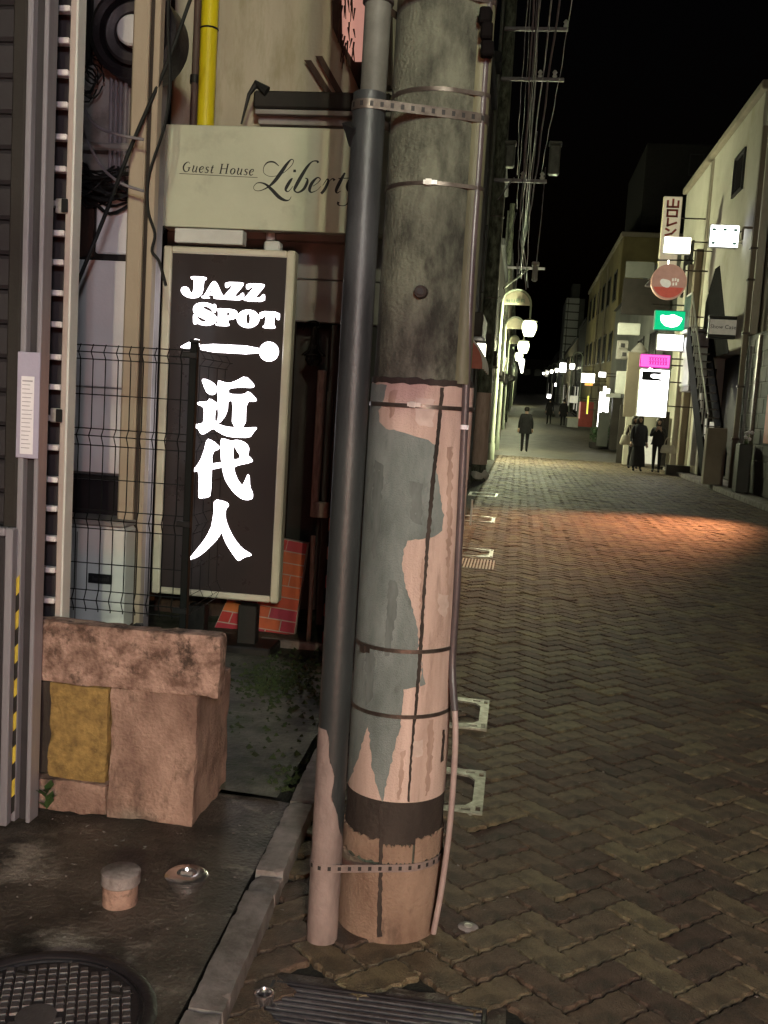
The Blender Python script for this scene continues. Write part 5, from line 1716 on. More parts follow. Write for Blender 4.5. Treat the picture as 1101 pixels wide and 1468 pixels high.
# ------------------------------------------------------------------ street lamps
def street_lamp(x, y, out, label, arch=True, light=0.0, gm='globe_glow', zl=4.15, side=1, scale=1.0, tulip=True, color=(0.97, 1.0, 0.62), group='street lamps along the left side'):
    zb = road_z(y)
    t = thing('street_lamp', label, 'street lamp', (x, y, zb), group)
    MB().lathe([(.10, zb - .1), (.10, zb + .5), (.075, zb + .55), (.058, zb + 4.9), (.04, zb + 5.0), (0, zb + 5.02)], x, y, 16).build('post', 'lamp_post_paint', t, smooth=True)
    gx = x + out * side
    z0 = zb + zl
    arc = []
    for i in range(13):
        a = pi - pi * i / 12
        arc.append(((x + gx) / 2 + abs(gx - x) / 2 * cos(a) * side, y, z0 + .72 + .45 * sin(a)))
    MB().tube([(x, y, z0 + .3)] + arc + [(gx, y, z0 + .25)], .028, 8).build('arm', 'lamp_post_paint', t, smooth=True)
    if arch:
        lp = [((x + gx) / 2 + abs(gx - x) / 2 * .93 * cos(pi * i / 16), z0 + .70 + .43 * sin(pi * i / 16)) for i in range(17)]
        pa = MB().prism([lp], lambda a, b: (a, y - .02, b), (0, .04, 0)).build('name_board', 'sign_cream', t)
        if arch == 2:
            mk_ = MB()
            for k in range(4):
                xx = (x + gx) / 2 - .26 + k * .15
                for (dx, dz, w_, h_) in ((0, .05, .10, .014), (0, .0, .10, .014), (.043, -.02, .014, .10), (0, -.05, .08, .014), (-.04, .0, .014, .08)):
                    if rl.random() < .8:
                        mk_.box(xx + dx - w_ / 2, xx + dx + w_ / 2, y - .026, y - .021, z0 + .83 + dz - h_ / 2, z0 + .83 + dz + h_ / 2)
            mk_.build('board_characters', 'green_mark', pa)
    s_ = scale
    if tulip:
        pr_ = [(.02, z0 + .26), (.17 * s_, z0 + .22), (.225 * s_, z0 + .12), (.23 * s_, z0 + .02), (.20 * s_, z0 - .10), (.14 * s_, z0 - .24), (.0, z0 - .25)]
    else:
        pr_ = [(.20 * s_ * sin(pi * i / 12), z0 + .20 * s_ * cos(pi * i / 12)) for i in range(13)]
    MB().lathe(pr_, gx, y, 20).build('globe', gm, t, smooth=True)
    MB().lathe([(0, z0 + .30), (.06, z0 + .29), (.24 * s_, z0 + .235), (.24 * s_, z0 + .215), (0, z0 + .262)], gx, y, 20).build('lamp_cap', 'lamp_post_paint', t, smooth=True)
    if light:
        lamp_light('lamp_bulb', (gx, y, z0 - .02), light, color, .25 * s_, t)
    return t


street_lamp(-0.80, 32.0, .90, 'nearest street lamp with a half round name board, on the left', 2, 15000)
street_lamp(-0.82, 41.0, .77, 'second street lamp on the left, just below the first one', 1, 7000)
street_lamp(-0.9, 58.0, .62, 'third street lamp on the left, seen small below the others', 1, 5000)
for k, yy in enumerate((75, 92, 110, 130, 152, 178)):
    street_lamp(-0.95, yy, .8, 'tiny distant street lamp in the row on the left', 0, 5000 if k in (0, 2) else 0, 'globe_far', group='distant lamps on the left')
for k, yy in enumerate((84, 101, 121, 142, 166, 195)):
    street_lamp(4.75, yy, .8, 'tiny distant street lamp in the row on the right', 0, 0, 'globe_far', side=-1, group='distant lamps on the right')
# the street lamp behind the photographer whose green glow the sign glass mirrors
street_lamp(3.35, -9.0, .9, 'street lamp of the same row behind the photographer', 0, 30000, side=-1, color=(0.97, 1.0, 0.66), group='street lamps behind the photographer')
street_lamp(4.6, 14.5, .5, 'street lamp on the right outside the picture', 1, 0, side=-1, group='street lamps outside the picture') if False else None

# ================================================================== right side of the street
WX = 5.0
cw = thing('cream_building', 'long cream rendered building with an outside stair on the right', 'building', (WX, 30, 0))
MB().cbox(WX, 13, 24.6, 35.6, 3.35, 9.15, .03).build('upper_wall', 'cream_wall', cw)
MB().cbox(WX - .12, 13.1, 24.5, 35.75, 9.15, 9.35, .03).build('parapet', 'brown_wall', cw)
MB().cbox(WX, 13, 29.0, 35.6, .09, 3.35, .03).build('ground_wall', 'cream_wall', cw)
MB().cbox(WX + .5, 13, 24.6, 29.0, .09, 3.35, .03).build('recess_wall', 'dark_wall', cw)
MB().cbox(WX - .03, WX + .2, 30.6, 31.0, .09, 9.1, .03).build('pilaster', 'brown_wall', cw)
window(cw, WX, 0, 33.0, 34.6, 5.6, 7.2, 'x', side=-1)
window(cw, WX, 0, 26.2, 27.4, 7.3, 8.3, 'x', side=-1)
# flat dark sheet for the shade in the stair opening, then the stair, descending towards the camera
op = [(29.4, 3.36), (29.4, 5.0), (28.6, 5.75), (28.0, 5.75), (26.6, 3.9), (25.2, 2.2), (25.2, 3.36)]
MB().prism([[(29.9, 3.3), (29.9, 4.95), (28.9, 5.75), (28.3, 5.75), (26.0, 3.3)]], lambda a, b: (WX - .012, a, b), (.02, 0, 0)).build('stair_opening_shade', 'void_dark', cw)
st_ = thing('outside_stair', 'steep black steel outside stair with white rails on the cream building', 'stair', (WX - .3, 26.5, .1))
for xx in (WX - .55, WX - .06):
    MB().prism([[(29.2, 4.15), (28.9, 4.15), (24.95, .85), (24.95, .30), (25.2, .30), (29.2, 3.60)]], lambda a, b: (xx, a, b), (.045, 0, 0)).build('stringer', 'void_dark', st_)
for k in range(16):
    t = k / 15
    yy, zz = 25.1 + 3.8 * t, .85 + 3.2 * t
    MB().cbox(WX - .503, WX - .062, yy, yy + .24, zz - .03, zz, .005).build('tread', 'steel_band', st_)
for xx in (WX - .53,):
    MB().tube([(xx, 25.0, 1.75), (xx, 29.1, 5.1), (xx, 29.9, 5.1)], .025, 8).build('handrail', 'white_trim', st_)
    for k in range(12):
        t = k / 11
        yy, zz = 25.05 + 3.9 * t, .80 + 3.25 * t
        MB().tube([(xx, yy, zz), (xx, yy, zz + .98)], .013, 6).build('baluster', 'white_trim', st_)
MB().cbox(WX - .56, WX - .02, 29.2, 30.3, 4.05, 4.15, .01).build('landing', 'white_trim', st_)
for k in range(7):
    MB().tube([(WX - .53, 29.25 + .16 * k, 4.15), (WX - .53, 29.25 + .16 * k, 5.1)], .015, 6).build('landing_baluster', 'teal_trim', st_)
MB().cbox(WX - .56, WX - .1, 24.7, 25.0, .09, 1.45, .02).build('foot_wall', 'brown_wall', st_)
mb_ = thing('white_balcony', 'white rendered balcony box under the stair landing', 'balcony', (WX - .3, 30, 2.6))
MB().cbox(WX - .50, WX - .02, 28.6, 30.2, 2.55, 3.95, .03).build('parapet', 'white_trim', mb_)
MB().cbox(WX - .47, WX - .03, 28.65, 30.15, 2.40, 2.55, .02).build('slab', 'siding', mb_)
# facade details at street level
for (u0, v0, u1, v1, Y, m, nm) in ((992, 590, 1005, 668, 29.6, 'white_trim', 'poster_board'), (1008, 600, 1013, 640, 28.7, 'lit_dim', 'notice'), (1017, 605, 1023, 625, 28.6, 'lit_dim', 'notice'), (999, 530, 1007, 580, 29.4, 'lit_dim', 'door_light')):
    px_box(nm, m, u0, v0, u1, v1, Y - .3, .05, cw, .01)
px_box('doorway', 'doorway_dark', 1006, 528, 1020, 700, 28.75, .06, cw)
px_box('foot_plinth', 'dark_wall', 955, 668, 1008, 690, 30.0, .3, cw)
# lamp post / downpipe in front of the cream building
dp = thing('square_post', 'slim grey square post before the cream building, carrying a bracket', 'post', (4.88, 24.1, 0))
MB().cbox(4.90, 5.01, 24.0, 24.12, .08, 8.2, .01).build('shaft', 'brown_wall', dp)
MB().cbox(4.68, 4.89, 24.03, 24.08, 5.95, 6.0, .008).build('bracket', 'brown_wall', dp)
MB().cbox(4.66, 4.70, 24.03, 24.08, 5.7, 5.949, .008).build('bracket_end', 'brown_wall', dp)
for z in (1.2, 2.4, 3.6, 4.8, 5.5):
    MB().cbox(4.87, 5.04, 23.98, 24.14, z, z + .05, .006).build('strap', 'steel_band', dp)
# next building on the right: pale pier and the dark shopfront
db = thing('dark_shop', 'dark fronted shop at the right edge with a brick base', 'shop', (5.2, 20, 0))
MB().cbox(5.06, 5.24, 24.16, 24.55, 3.62, 9.0, .02).build('pale_pier', 'cream_wall', db)
MB().cbox(5.25, 13, 12.0, 24.14, 3.6, 9.0, .03).build('upper_wall', 'brown_wall', db)
MB().cbox(5.05, 13, 12.0, 24.13, .09, 3.58, .03).build('shop_wall', 'dark_wall', db)
for r in range(9):
    for k in range(7):
        y0 = 19.4 + k * .66 + (r % 2) * .33
        MB().cbox(5.035, 5.06, y0, y0 + .64, .5 + r * .33, .5 + r * .33 + .31, .01).build('cladding_panel', 'dark_wall', db)
MB().cbox(4.98, 5.05, 22.7, 22.85, .1, 3.5, .01).build('downpipe', 'steel_band', db)
MB().tube([(4.99, 23.5, .2), (4.99, 23.5, 3.3)], .03, 8).build('conduit', 'cable_grey', db)
MB().cbox(5.0, 5.04, 20.6, 21.6, 1.2, 2.2, .01).build('red_glow_panel', 'sign_red', db)  # red panel; orange glow on the shop wall put into its colour
pf = thing('potted_flowers', 'small white flowers in a dark planter by the dark shop', 'plant', (4.8, 22.4, 0))
MB().cbox(4.68, 4.95, 22.2, 22.6, .1, 1.15, .02).build('planter', 'black_steel', pf)
for k in range(7):
    c = Vector((4.72 + rl.random() * .2, 22.2 + rl.random() * .3, 1.25 + rl.random() * .22))
    MB().tube([(c.x, c.y, 1.1), (c.x, c.y, c.z)], .006, 4).build('stem', 'leaf', pf)
    MB().lathe([(.001, c.z + .04), (.045, c.z + .01), (.03, c.z - .03), (.0, c.z - .04)], c.x, c.y, 8).build('flower', 'paper', pf)
# shop entrance lamp just round the corner that throws the orange light over the street
ol = thing('entrance_lamp', 'orange glass wall lamp at a shop entrance on the right', 'wall lamp', (5.0, 18.0, 1.7))
MB().lathe([(.0, 1.98), (.10, 1.95), (.13, 1.80), (.13, 1.55), (.09, 1.45), (0, 1.44)], 4.85, 18.0, 20).build('glass', 'lit_orange', ol, smooth=True)
MB().lathe([(0, 2.06), (.05, 2.05), (.15, 1.97), (.15, 1.95), (0, 1.99)], 4.85, 18.0, 20).build('hood', 'black_steel', ol, smooth=True)
MB().cbox(4.86, 5.05, 17.97, 18.03, 2.05, 2.10, .01).build('arm', 'black_steel', ol)
sl_ = bpy.data.lights.new('lamp_bulb', 'SPOT')
sl_.energy, sl_.color, sl_.shadow_soft_size, sl_.spot_size, sl_.spot_blend = 5600, (1.0, 0.37, 0.15), .40, radians(54), 1.0
so_ = bpy.data.objects.new('lamp_bulb', sl_)
COL.objects.link(so_)
so_.parent = ol
so_.location = Vector((4.72, 17.85, 1.55)) - Vector(PBASE[ol.name])
so_.rotation_euler = (Vector((-.8, 12.6, 0)) - Vector((4.72, 17.85, 1.55))).to_track_quat('-Z', 'Y').to_euler()

# ------------------------------------------------------------------ signs on the right
def box_sign(name, label, u0, v0, u1, v1, Y, m, dep=.16, arm_to=None, frame='white_trim', group=None):
    vm, um = (v0 + v1) / 2, (u0 + u1) / 2
    x0, x1 = at(u0, vm, Y).x, at(u1, vm, Y).x
    z1, z0 = at(um, v0, Y).z, at(um, v1, Y).z
    t = thing(name, label, 'sign', ((x0 + x1) / 2, Y, z0), group)
    MB().cbox(x0, x1, Y + .01, Y + dep, z0, z1, .02).build('casing', frame, t)
    f = MB().cbox(x0 + .02, x1 - .02, Y - .006, Y + .012, z0 + .02, z1 - .02, .004).build('face', m, t)
    if arm_to:
        for zz in (z0 + (z1 - z0) * .25, z0 + (z1 - z0) * .75):
            MB().tube([(x1, Y + dep / 2, zz), (arm_to, Y + dep / 2, zz)], .02, 6).build('arm', 'steel_band', t)
    return t, f, x0, x1, z0, z1


t, f, x0, x1, z0, z1 = box_sign('vertical_sign', 'tall cream vertical sign with red characters, top of the sign column', 947, 281, 974, 402, 31.2, 'lit_cream', arm_to=WX, frame='sign_cream')
cw_ = (x1 - x0)
def bar(parent, m, pts, w, Y):
    mb = MB()
    ribbon(mb, [(p[0], p[1], w) for p in pts], lambda a, b: (a, Y, b), (0, 0, 0))
    return mb.build('character', m, parent, fix=False)
def seg(parent, m, x, z, s_, strokes, w, Y):
    mb = MB()
    for stt in strokes:
        for a, b in zip(stt[:-1], stt[1:]):
            dx, dz = b[0] - a[0], b[1] - a[1]
            l = hypot(dx, dz) or 1
            nx_, nz_ = -dz / l * w / 2, dx / l * w / 2
            ex, ez = dx / l * w / 2, dz / l * w / 2
            A_, B_ = (x + a[0] * s_ - ex, z + a[1] * s_ * .72 - ez), (x + b[0] * s_ + ex, z + b[1] * s_ * .72 + ez)
            mb.add([(A_[0] + nx_, Y, A_[1] + nz_), (B_[0] + nx_, Y, B_[1] + nz_), (B_[0] - nx_, Y, B_[1] - nz_), (A_[0] - nx_, Y, A_[1] - nz_)], [(0, 1, 2, 3)])
    return mb.build('character', m, parent, fix=False)
YY = 31.2 - .010
s_ = cw_ * .56
cx_ = (x0 + x1) / 2 - s_ / 2
zz = z1 - .10 - s_ * .70
seg(f, 'sign_red', cx_, zz, s_, [[(0, .75), (0, 0), (1, 0), (1, .75)], [(.5, .95), (.5, 0)]], .06, YY)
zz -= s_ * .92
seg(f, 'sign_red', cx_, zz, s_, [[(.05, .85), (.95, .85), (.95, .05), (.05, .05), (.05, .85)]], .06, YY)
zz -= s_ * .90
seg(f, 'sign_red', cx_, zz, s_, [[(.15, .95), (.15, .05), (.95, .45)]], .06, YY)
zz -= s_ * .90
seg(f, 'sign_red', cx_, zz, s_, [[(.05, .85), (.3, .7)], [(.05, .05), (.6, .25), (.95, .75)]], .06, YY)
box_sign('lit_sign', 'small glowing cream sign above the round sign', 951, 339, 991, 364, 29.6, 'lit_warm', arm_to=WX)
# round sign
q = at(959, 404, 30)
ro = thing('round_sign', 'round brown disc sign with a white cup shape and red lower edge', 'sign', (q.x, 30, q.z))
R_ = .50
yl([(R_ * .98, .14), (R_, .12), (R_, .02), (R_ * .97, 0), (0, -.02)], Vector((q.x, 30, q.z)), 36).build('disc', 'sign_brown', ro, smooth=True)
lp = [(R_ * .9 * cos(a), R_ * .9 * sin(a)) for a in [pi + .35 + (pi - .7) * i / 16 for i in range(17)]]
MB().prism([lp], lambda a, b: (q.x + a, 30 - .028, q.z + b), (0, .004, 0)).build('lower_segment', 'sign_red_lit', ro)
cup = [(-.02, .05), (-.22, .08), (-.26, -.02), (-.18, -.14), (-.02, -.18), (.06, -.1), (.05, .0)]
MB().prism([chaikin(cup)], lambda a, b: (q.x + a, 30 - .030, q.z + b), (0, .004, 0)).build('cup_mark', 'lit_dim', ro)
for k, (a, b) in enumerate(((.10, .06), (.17, .07), (.24, .05), (.12, -.06), (.2, -.05))):
    MB().box(q.x + a - .02, q.x + a + .025, 30 - .031, 30 - .026, q.z + b - .045, q.z + b + .04).build('pale_mark', 'lit_dim', ro)
MB().tube([(q.x + .35, 30.1, q.z + .35), (WX, 30.1, q.z + .35)], .025, 6).build('arm', 'steel_band', ro)
MB().tube([(q.x - .05, 30.1, q.z + R_), (q.x - .05, 30.1, q.z + R_ + .12)], .02, 6).build('lug', 'lit_warm', ro)
q2 = at(930, 408, 30.3)
MB().lathe([(.02, q2.z + .16), (.05, q2.z + .12), (.17, q2.z - .05), (.16, q2.z - .06), (0, q2.z + .05)], q2.x + .05, 30.3, 16).build('spot_shade', 'cable_grey', ro, smooth=True)
# steel frame behind the signs
fr = thing('sign_bracket_frame', 'thin dark steel frame carrying the sign column', 'frame', (4.4, 30.2, 4))
for (a, b) in (((990, 345), (984, 437)), ((942, 373), (992, 373)), ((935, 436), (984, 438))):
    MB().tube([at(*a, 30.25), at(*b, 30.25)], .022, 6).build('bar', 'black_steel', fr)
t, f, x0, x1, z0, z1 = box_sign('green_sign', 'bright green lit sign with a white emblem', 938, 445, 985, 474, 30.0, 'lit_green', arm_to=WX, frame='green_mark')
blob = [(-.30, .16), (-.10, .12), (.05, .19), (.22, .12), (.36, .08), (.30, -.06), (.22, -.16), (.05, -.20), (-.15, -.17), (-.28, -.06), (-.33, .05)]
MB().prism([chaikin([(a * .9, b * .95) for a, b in blob])], lambda a, b: ((x0 + x1) / 2 + a, 30 - .012, (z0 + z1) / 2 + b), (0, .004, 0)).build('emblem', 'lit_white', f)
box_sign('lit_sign', 'white glowing sign right under the green one', 942, 479, 980, 503, 29.9, 'lit_cool', arm_to=WX)
t, f, x0, x1, z0, z1 = box_sign('magenta_sign', 'magenta topped lit sign with dark scrawled lettering', 918, 508, 961, 527, 29.7, 'lit_magenta', dep=.2, arm_to=WX, frame='lit_magenta_dark')
sq = MB()
for k in range(7):
    xa = x0 + (x1 - x0) * (.30 + .088 * k)
    for (a, b) in (((0, .12), (.04, -.02)), ((.05, .12), (.0, .03)), ((0, .0), (.05, -.12)), ((.05, -.02), (.01, -.12))):
        ribbon(sq, [(xa + a[0], (z0 + z1) / 2 + a[1], .03), (xa + b[0], (z0 + z1) / 2 + b[1], .03)], lambda p, q_: (p, 29.7 - .012, q_), (0, 0, 0)) if False else None
        p0, p1 = (xa + a[0], (z0 + z1) / 2 + a[1] * .9), (xa + b[0], (z0 + z1) / 2 + b[1] * .9)
        sq.add([(p0[0] - .010, 29.689, p0[1]), (p0[0] + .010, 29.689, p0[1]), (p1[0] + .010, 29.689, p1[1]), (p1[0] - .010, 29.689, p1[1])], [(0, 1, 2, 3)])
sq.build('scrawl', 'lit_magenta_dark', f, fix=False)
t, f, x0, x1, z0, z1 = box_sign('large_lit_sign', 'large glowing white sign panel under the magenta header', 915, 529, 958, 598, 29.7, 'lit_white', dep=.2, arm_to=WX)
MB().box(x0 + .06, x0 + .62, 29.688, 29.692, z1 - .33, z1 - .07).build('dark_strip', 'ink', f)
MB().prism([chaikin([(.30, -.16), (.42, -.14), (.55, -.16), (.62, -.10), (.62, -.28), (.5, -.26), (.32, -.25)])], lambda a, b: (x0 + a, 29.684, z1 + b), (0, .003, 0)).build('strip_mark', 'lit_white', f)
t, f, x0, x1, z0, z1 = box_sign('lit_sign', 'white lit sign with green corner marks on the cream wall', 1017, 322, 1060, 355, 25.6, 'lit_cool', arm_to=WX)
for (a, b) in ((x0 + .10, z0 + .10), (x1 - .10, z0 + .10), (x0 + .10, z1 - .12), (x1 - .10, z1 - .12), ((x0 + x1) / 2, z1 - .12)):
    MB().box(a - .045, a + .045, 25.588, 25.592, b - .03, b + .03).build('corner_mark', 'green_mark', f)
MB().box(x0 + .1, x1 - .1, 25.588, 25.592, z0 + .05, z0 + .06).build('rule_line', 'green_mark', f)
t, f, x0, x1, z0, z1 = box_sign('show_case_sign', 'grey sign box reading Show Case in front of the stair', 1016, 457, 1060, 481, 25.4, 'sign_painted_glow', arm_to=WX + .05, frame='black_steel')
text_mesh('Show Case', 'lettering', 'ink', ((x0 + x1) / 2 - .02, 25.390, (z0 + z1) / 2), .135, f)
MB().cbox(x0 - .01, x1 + .01, 25.38, 25.6, z1, z1 + .07, .01).build('top_bar', 'black_steel', t)
MB().cbox(x0 - .01, x1 + .01, 25.38, 25.6, z0 - .07, z0, .01).build('bottom_bar', 'black_steel', t)

# ------------------------------------------------------------------ further right buildings
sb = thing('sign_pillar_building', 'brown pillar building carrying the sign column', 'building', (4.7, 31, 0))
px0, px1 = at(985, 520, 30.9).x, at(1002, 520, 30.9).x
MB().cbox(px0 - .02, px1 - .15, 30.9, 31.25, .09, 6.6, .02).build('pillar', 'brown_wall', sb)
MB().cbox(4.60, 4.98, 31.3, 31.6, .09, 6.2, .02).build('pillar', 'cream_wall', sb)
px_box('grey_board', 'brown_wall', 897, 505, 918, 598, 33, .15, sb)
px_box('doorway_wall', 'cream_wall', 895, 598, 962, 668, 33.6, .3, sb)
px_box('window_lit', 'lit_dim', 915, 625, 945, 665, 33.5, .05, sb)
px_box('dark_door', 'doorway_dark', 947, 590, 957, 668, 33.4, .1, sb)

g2 = thing('dark_gable_building', 'grey building with a dark steep roof behind the sign column', 'building', (4.9, 37, 0))
MB().cbox(4.75, 13, 36.0, 56.5, .05, 7.3, .03).build('wall', 'grey_wall', g2)
MB().prism([[(4.6, 7.3), (13, 7.3), (13, 8.6), (6.4, 8.2)]], lambda a, b: (a, 36.05, b), (0, 20.3, 0)).build('roof', 'dark_roof', g2)
tb = thing('tall_dark_building', 'tall unlit building looming black behind the sign column', 'building', (8, 60, 0))
MB().cbox(at(920, 300, 60).x, 16, 60, 70, 0, at(950, 205, 60).z, .05).build('wall', 'night_wall', tb)
for k in range(3):
    for j in range(3):
        window(tb, 8.4 + k * 1.3, 9.2 + k * 1.3, 60, 60, 11 + j * 2.2, 12.2 + j * 2.2, 'y', 'night_wall', 'dark_roof')
px_box('upper_band', 'grey_wall', 897, 375, 938, 398, 35.9, .1, g2)
px_box('dark_opening', 'doorway_dark', 892, 400, 962, 452, 35.93, .06, g2)
for (u0, v0, u1, v1, m) in ((886, 463, 918, 480, 'white_trim'), (884, 488, 900, 515, 'siding'), (883, 532, 904, 565, 'white_trim')):
    px_box('panel', m, u0, v0, u1, v1, 35.8, .19, g2, .02)
for (u0, v0) in ((888, 490), (890, 503)):
    e_ = px_box('air_conditioner', 'siding', u0, v0, u0 + 13, v0 + 10, 35.6, .2, g2, .02)
    px_box('grille', 'shutter_dark', u0 + 2, v0 + 2, u0 + 8, v0 + 8, 35.57, .03, e_, .01)
q = at(917, 500, 35.5)
MB().lathe([(.05, q.z + .2), (.30, q.z - .1), (.25, q.z - .25), (0, q.z - .2)], q.x, 35.5, 14).build('satellite_bowl', 'siding', g2, smooth=True)
px_box('side_door', 'dark_wall', 886, 580, 896, 665, 35.8, .1, g2)
window(g2, 4.75, 0, 38, 40, 3.2, 4.9, 'x', side=-1)
window(g2, 4.75, 0, 42, 44, 3.2, 4.9, 'x', side=-1)

y2 = thing('yellow_building', 'tall yellowish building lit warm halfway down the right side', 'building', (4.9, 60, 0))
MB().cbox(4.85, 8.2, 57.0, 84.0, -.1, 11.4, .03).build('wall', 'yellow_wall', y2)
MB().cbox(4.75, 8.3, 56.9, 84.1, 11.4, 11.65, .03).build('parapet', 'brown_wall', y2)
for k in range(6):
    ya = 58.5 + k * 4.2
    for z_ in (4.2, 7.6):
        window(y2, 4.85, 0, ya, ya + 1.8, z_ + road_z(ya), z_ + 1.7 + road_z(ya), 'x', side=-1)
for u in (866, 856):
    q0 = atx(u, 470, 4.84)
    MB().tube([(4.80, q0.y, .2), (4.80, q0.y, 11)], .05, 6).build('downpipe', 'brown_wall', y2)
tw = thing('white_tower', 'slender pale tower block with floor lines, far away', 'tower', (5.9, 130, 0))
MB().cbox(4.75, 6.4, 130, 140, 0, 16.3, .05).build('shaft', 'white_trim', tw)
MB().cbox(6.4, 7.1, 130.3, 140, 0, 16.3, .05).build('shaded_side', 'grey_wall', tw)  # shade on this side put into a greyer wall colour
for k in range(10):
    MB().box(4.74, 6.42, 129.9, 130.05, 6.5 + k * 1.0, 6.62 + k * 1.0).build('floor_line', 'dark_wall', tw)
MB().box(5.0, 5.08, 129.9, 130.05, 3, 16.2).build('corner_line', 'dark_wall', tw)
MB().cbox(5.4, 6.4, 131, 135, 16.3, 18.2, .05).build('roof_tank', 'grey_wall', tw)
for i, (y0, y1, h, m, lab) in enumerate(((85, 96, 8.0, 'dark_wall', 'dark low building beyond the yellow one'), (97, 126, 7.0, 'brown_wall', 'dim brown building near the far end on the right'), (150, 200, 7, 'dark_wall', 'last dark building closing the right side'))):
    b = thing('shop_building', lab, 'building', (5, y0, road_z(y0)))
    MB().cbox(4.9, 12, y0, y1, 0, h + road_z(y0), .03).build('wall', m, b)
    MB().cbox(4.8, 12.1, y0 - .1, y1, h + road_z(y0), h + .25 + road_z(y0), .03).build('cornice', 'dark_roof', b)
    for k in range(4):
        ya = y0 + 1 + k * (y1 - y0 - 2) / 4
        window(b, 4.9, 0, ya, ya + 2, road_z(ya) + 4, road_z(ya) + 5.5, 'x', side=-1)
        window(b, 4.9, 0, ya, ya + 2.4, road_z(ya) + .4, road_z(ya) + 2.6, 'x', 'lit_dim' if k % 2 else 'dark_glass', side=-1)
eb = thing('shop_building', 'dark building closing the far end of the street', 'building', (2, 215, road_z(215)))
MB().cbox(-12, 14, 215, 225, 4, 13, .1).build('wall', 'dark_wall', eb)
for k in range(5):
    window(eb, -2 + k * 2.2, -.6 + k * 2.2, 215, 215, 9.5, 11, 'y', 'lit_dim' if k == 3 else 'dark_glass')
# lit shopfronts and small signs down the right
sf = thing('bright_shopfront', 'glaring white lit shop window below the yellow building', 'shop window', (4.7, 46, 0))
for k, (u0, u1, v0, v1) in enumerate(((858, 863, 562, 612), (864, 868, 554, 590), (869, 873, 557, 592))):
    px_box('lit_pane', 'lit_white', u0, v0, u1, v1, 47.3 + .1 * k, .08, sf, .01)
px_box('front_cabinet', 'grey_wall', 857, 591, 872, 640, 46.8, .3, sf)
px_box('front_cabinet', 'dark_wall', 876, 570, 890, 645, 46.0, .5, sf)
px_box('roof_slab', 'white_trim', 870, 564, 890, 570, 45.9, .9, sf)
for (nm, lab, u0, v0, u1, v1, Y, m) in (('lit_sign', 'wide cream lit sign with a yellow lower edge down the street', 833, 535, 853, 549, 60, 'lit_warm'), ('lit_sign', 'orange lit band under the wide cream sign', 838, 549, 850, 553, 60.1, 'lit_orange'),
                                        ('lit_sign', 'pair of small white lit squares above the bright shop', 858, 533, 869, 541, 50, 'lit_white'), ('neon_strip', 'thin vertical yellow neon strip down the street', 841, 567, 844, 594, 52, 'lit_yellow'),
                                        ('lit_sign', 'pale lit box by the two distant walkers', 816, 567, 829, 578, 66, 'lit_dim'), ('lit_sign', 'bright square lantern hanging before the far tower', 802, 520, 812, 534, 70, 'lit_white'),
                                        ('lit_sign', 'small white lit sign near the end of the street', 784, 565, 790, 571, 120, 'lit_white'), ('lit_sign', 'narrow white lit sign left of the square lantern', 795, 549, 798, 554, 110, 'lit_white')):
    box_sign(nm, lab, u0, v0, u1, v1, Y, m, arm_to=4.9)
c_ = at(822, 595, 66)
vm = thing('street_stall', 'low pale stall on the right by the distant walkers', 'stall', (c_.x, 66, road_z(66)))
MB().cbox(c_.x - .35, c_.x + .35, 66, 66.5, road_z(66), road_z(66) + .6, .03).build('counter', 'white_trim', vm)
MB().cbox(c_.x - .42, c_.x + .42, 65.95, 66.55, road_z(66) + .6, road_z(66) + .68, .02).build('top', 'sign_cream', vm)
rd = thing('red_shopfront', 'dim red lit shop door past the bright window', 'shop', (4.5, 56, road_z(56)))
px_box('door', 'sign_red', 830, 576, 850, 612, 56, .2, rd)
px_box('lit_edge', 'lit_pale_red', 830, 576, 832, 600, 55.9, .08, rd)
bs = thing('clipped_hedge', 'dark clipped shrub box by the red shopfront', 'hedge', (4.2, 48, 0))
c_ = gnd(842, 622)
hb = MB()
for k in range(900):
    x, y, z = rl.uniform(3.35, 4.75), rl.uniform(47.5, 48.6), rl.uniform(.25, .95)
    s_ = .06
    d1, d2 = Vector((rl.gauss(0, 1), rl.gauss(0, 1), rl.gauss(0, 1))).normalized() * s_, Vector((rl.gauss(0, 1), rl.gauss(0, 1), rl.gauss(0, 1))).normalized() * s_
    p = Vector((x, y, z + road_z(48)))
    hb.add([p, p + d1, p + d1 + d2, p + d2], [(0, 1, 2, 3)])
hb.build('foliage', 'leaf', bs, fix=False)
MB().cbox(3.35, 4.75, 47.5, 48.6, .0 + road_z(48), .3 + road_z(48), .02).build('planter', 'dark_wall', bs)
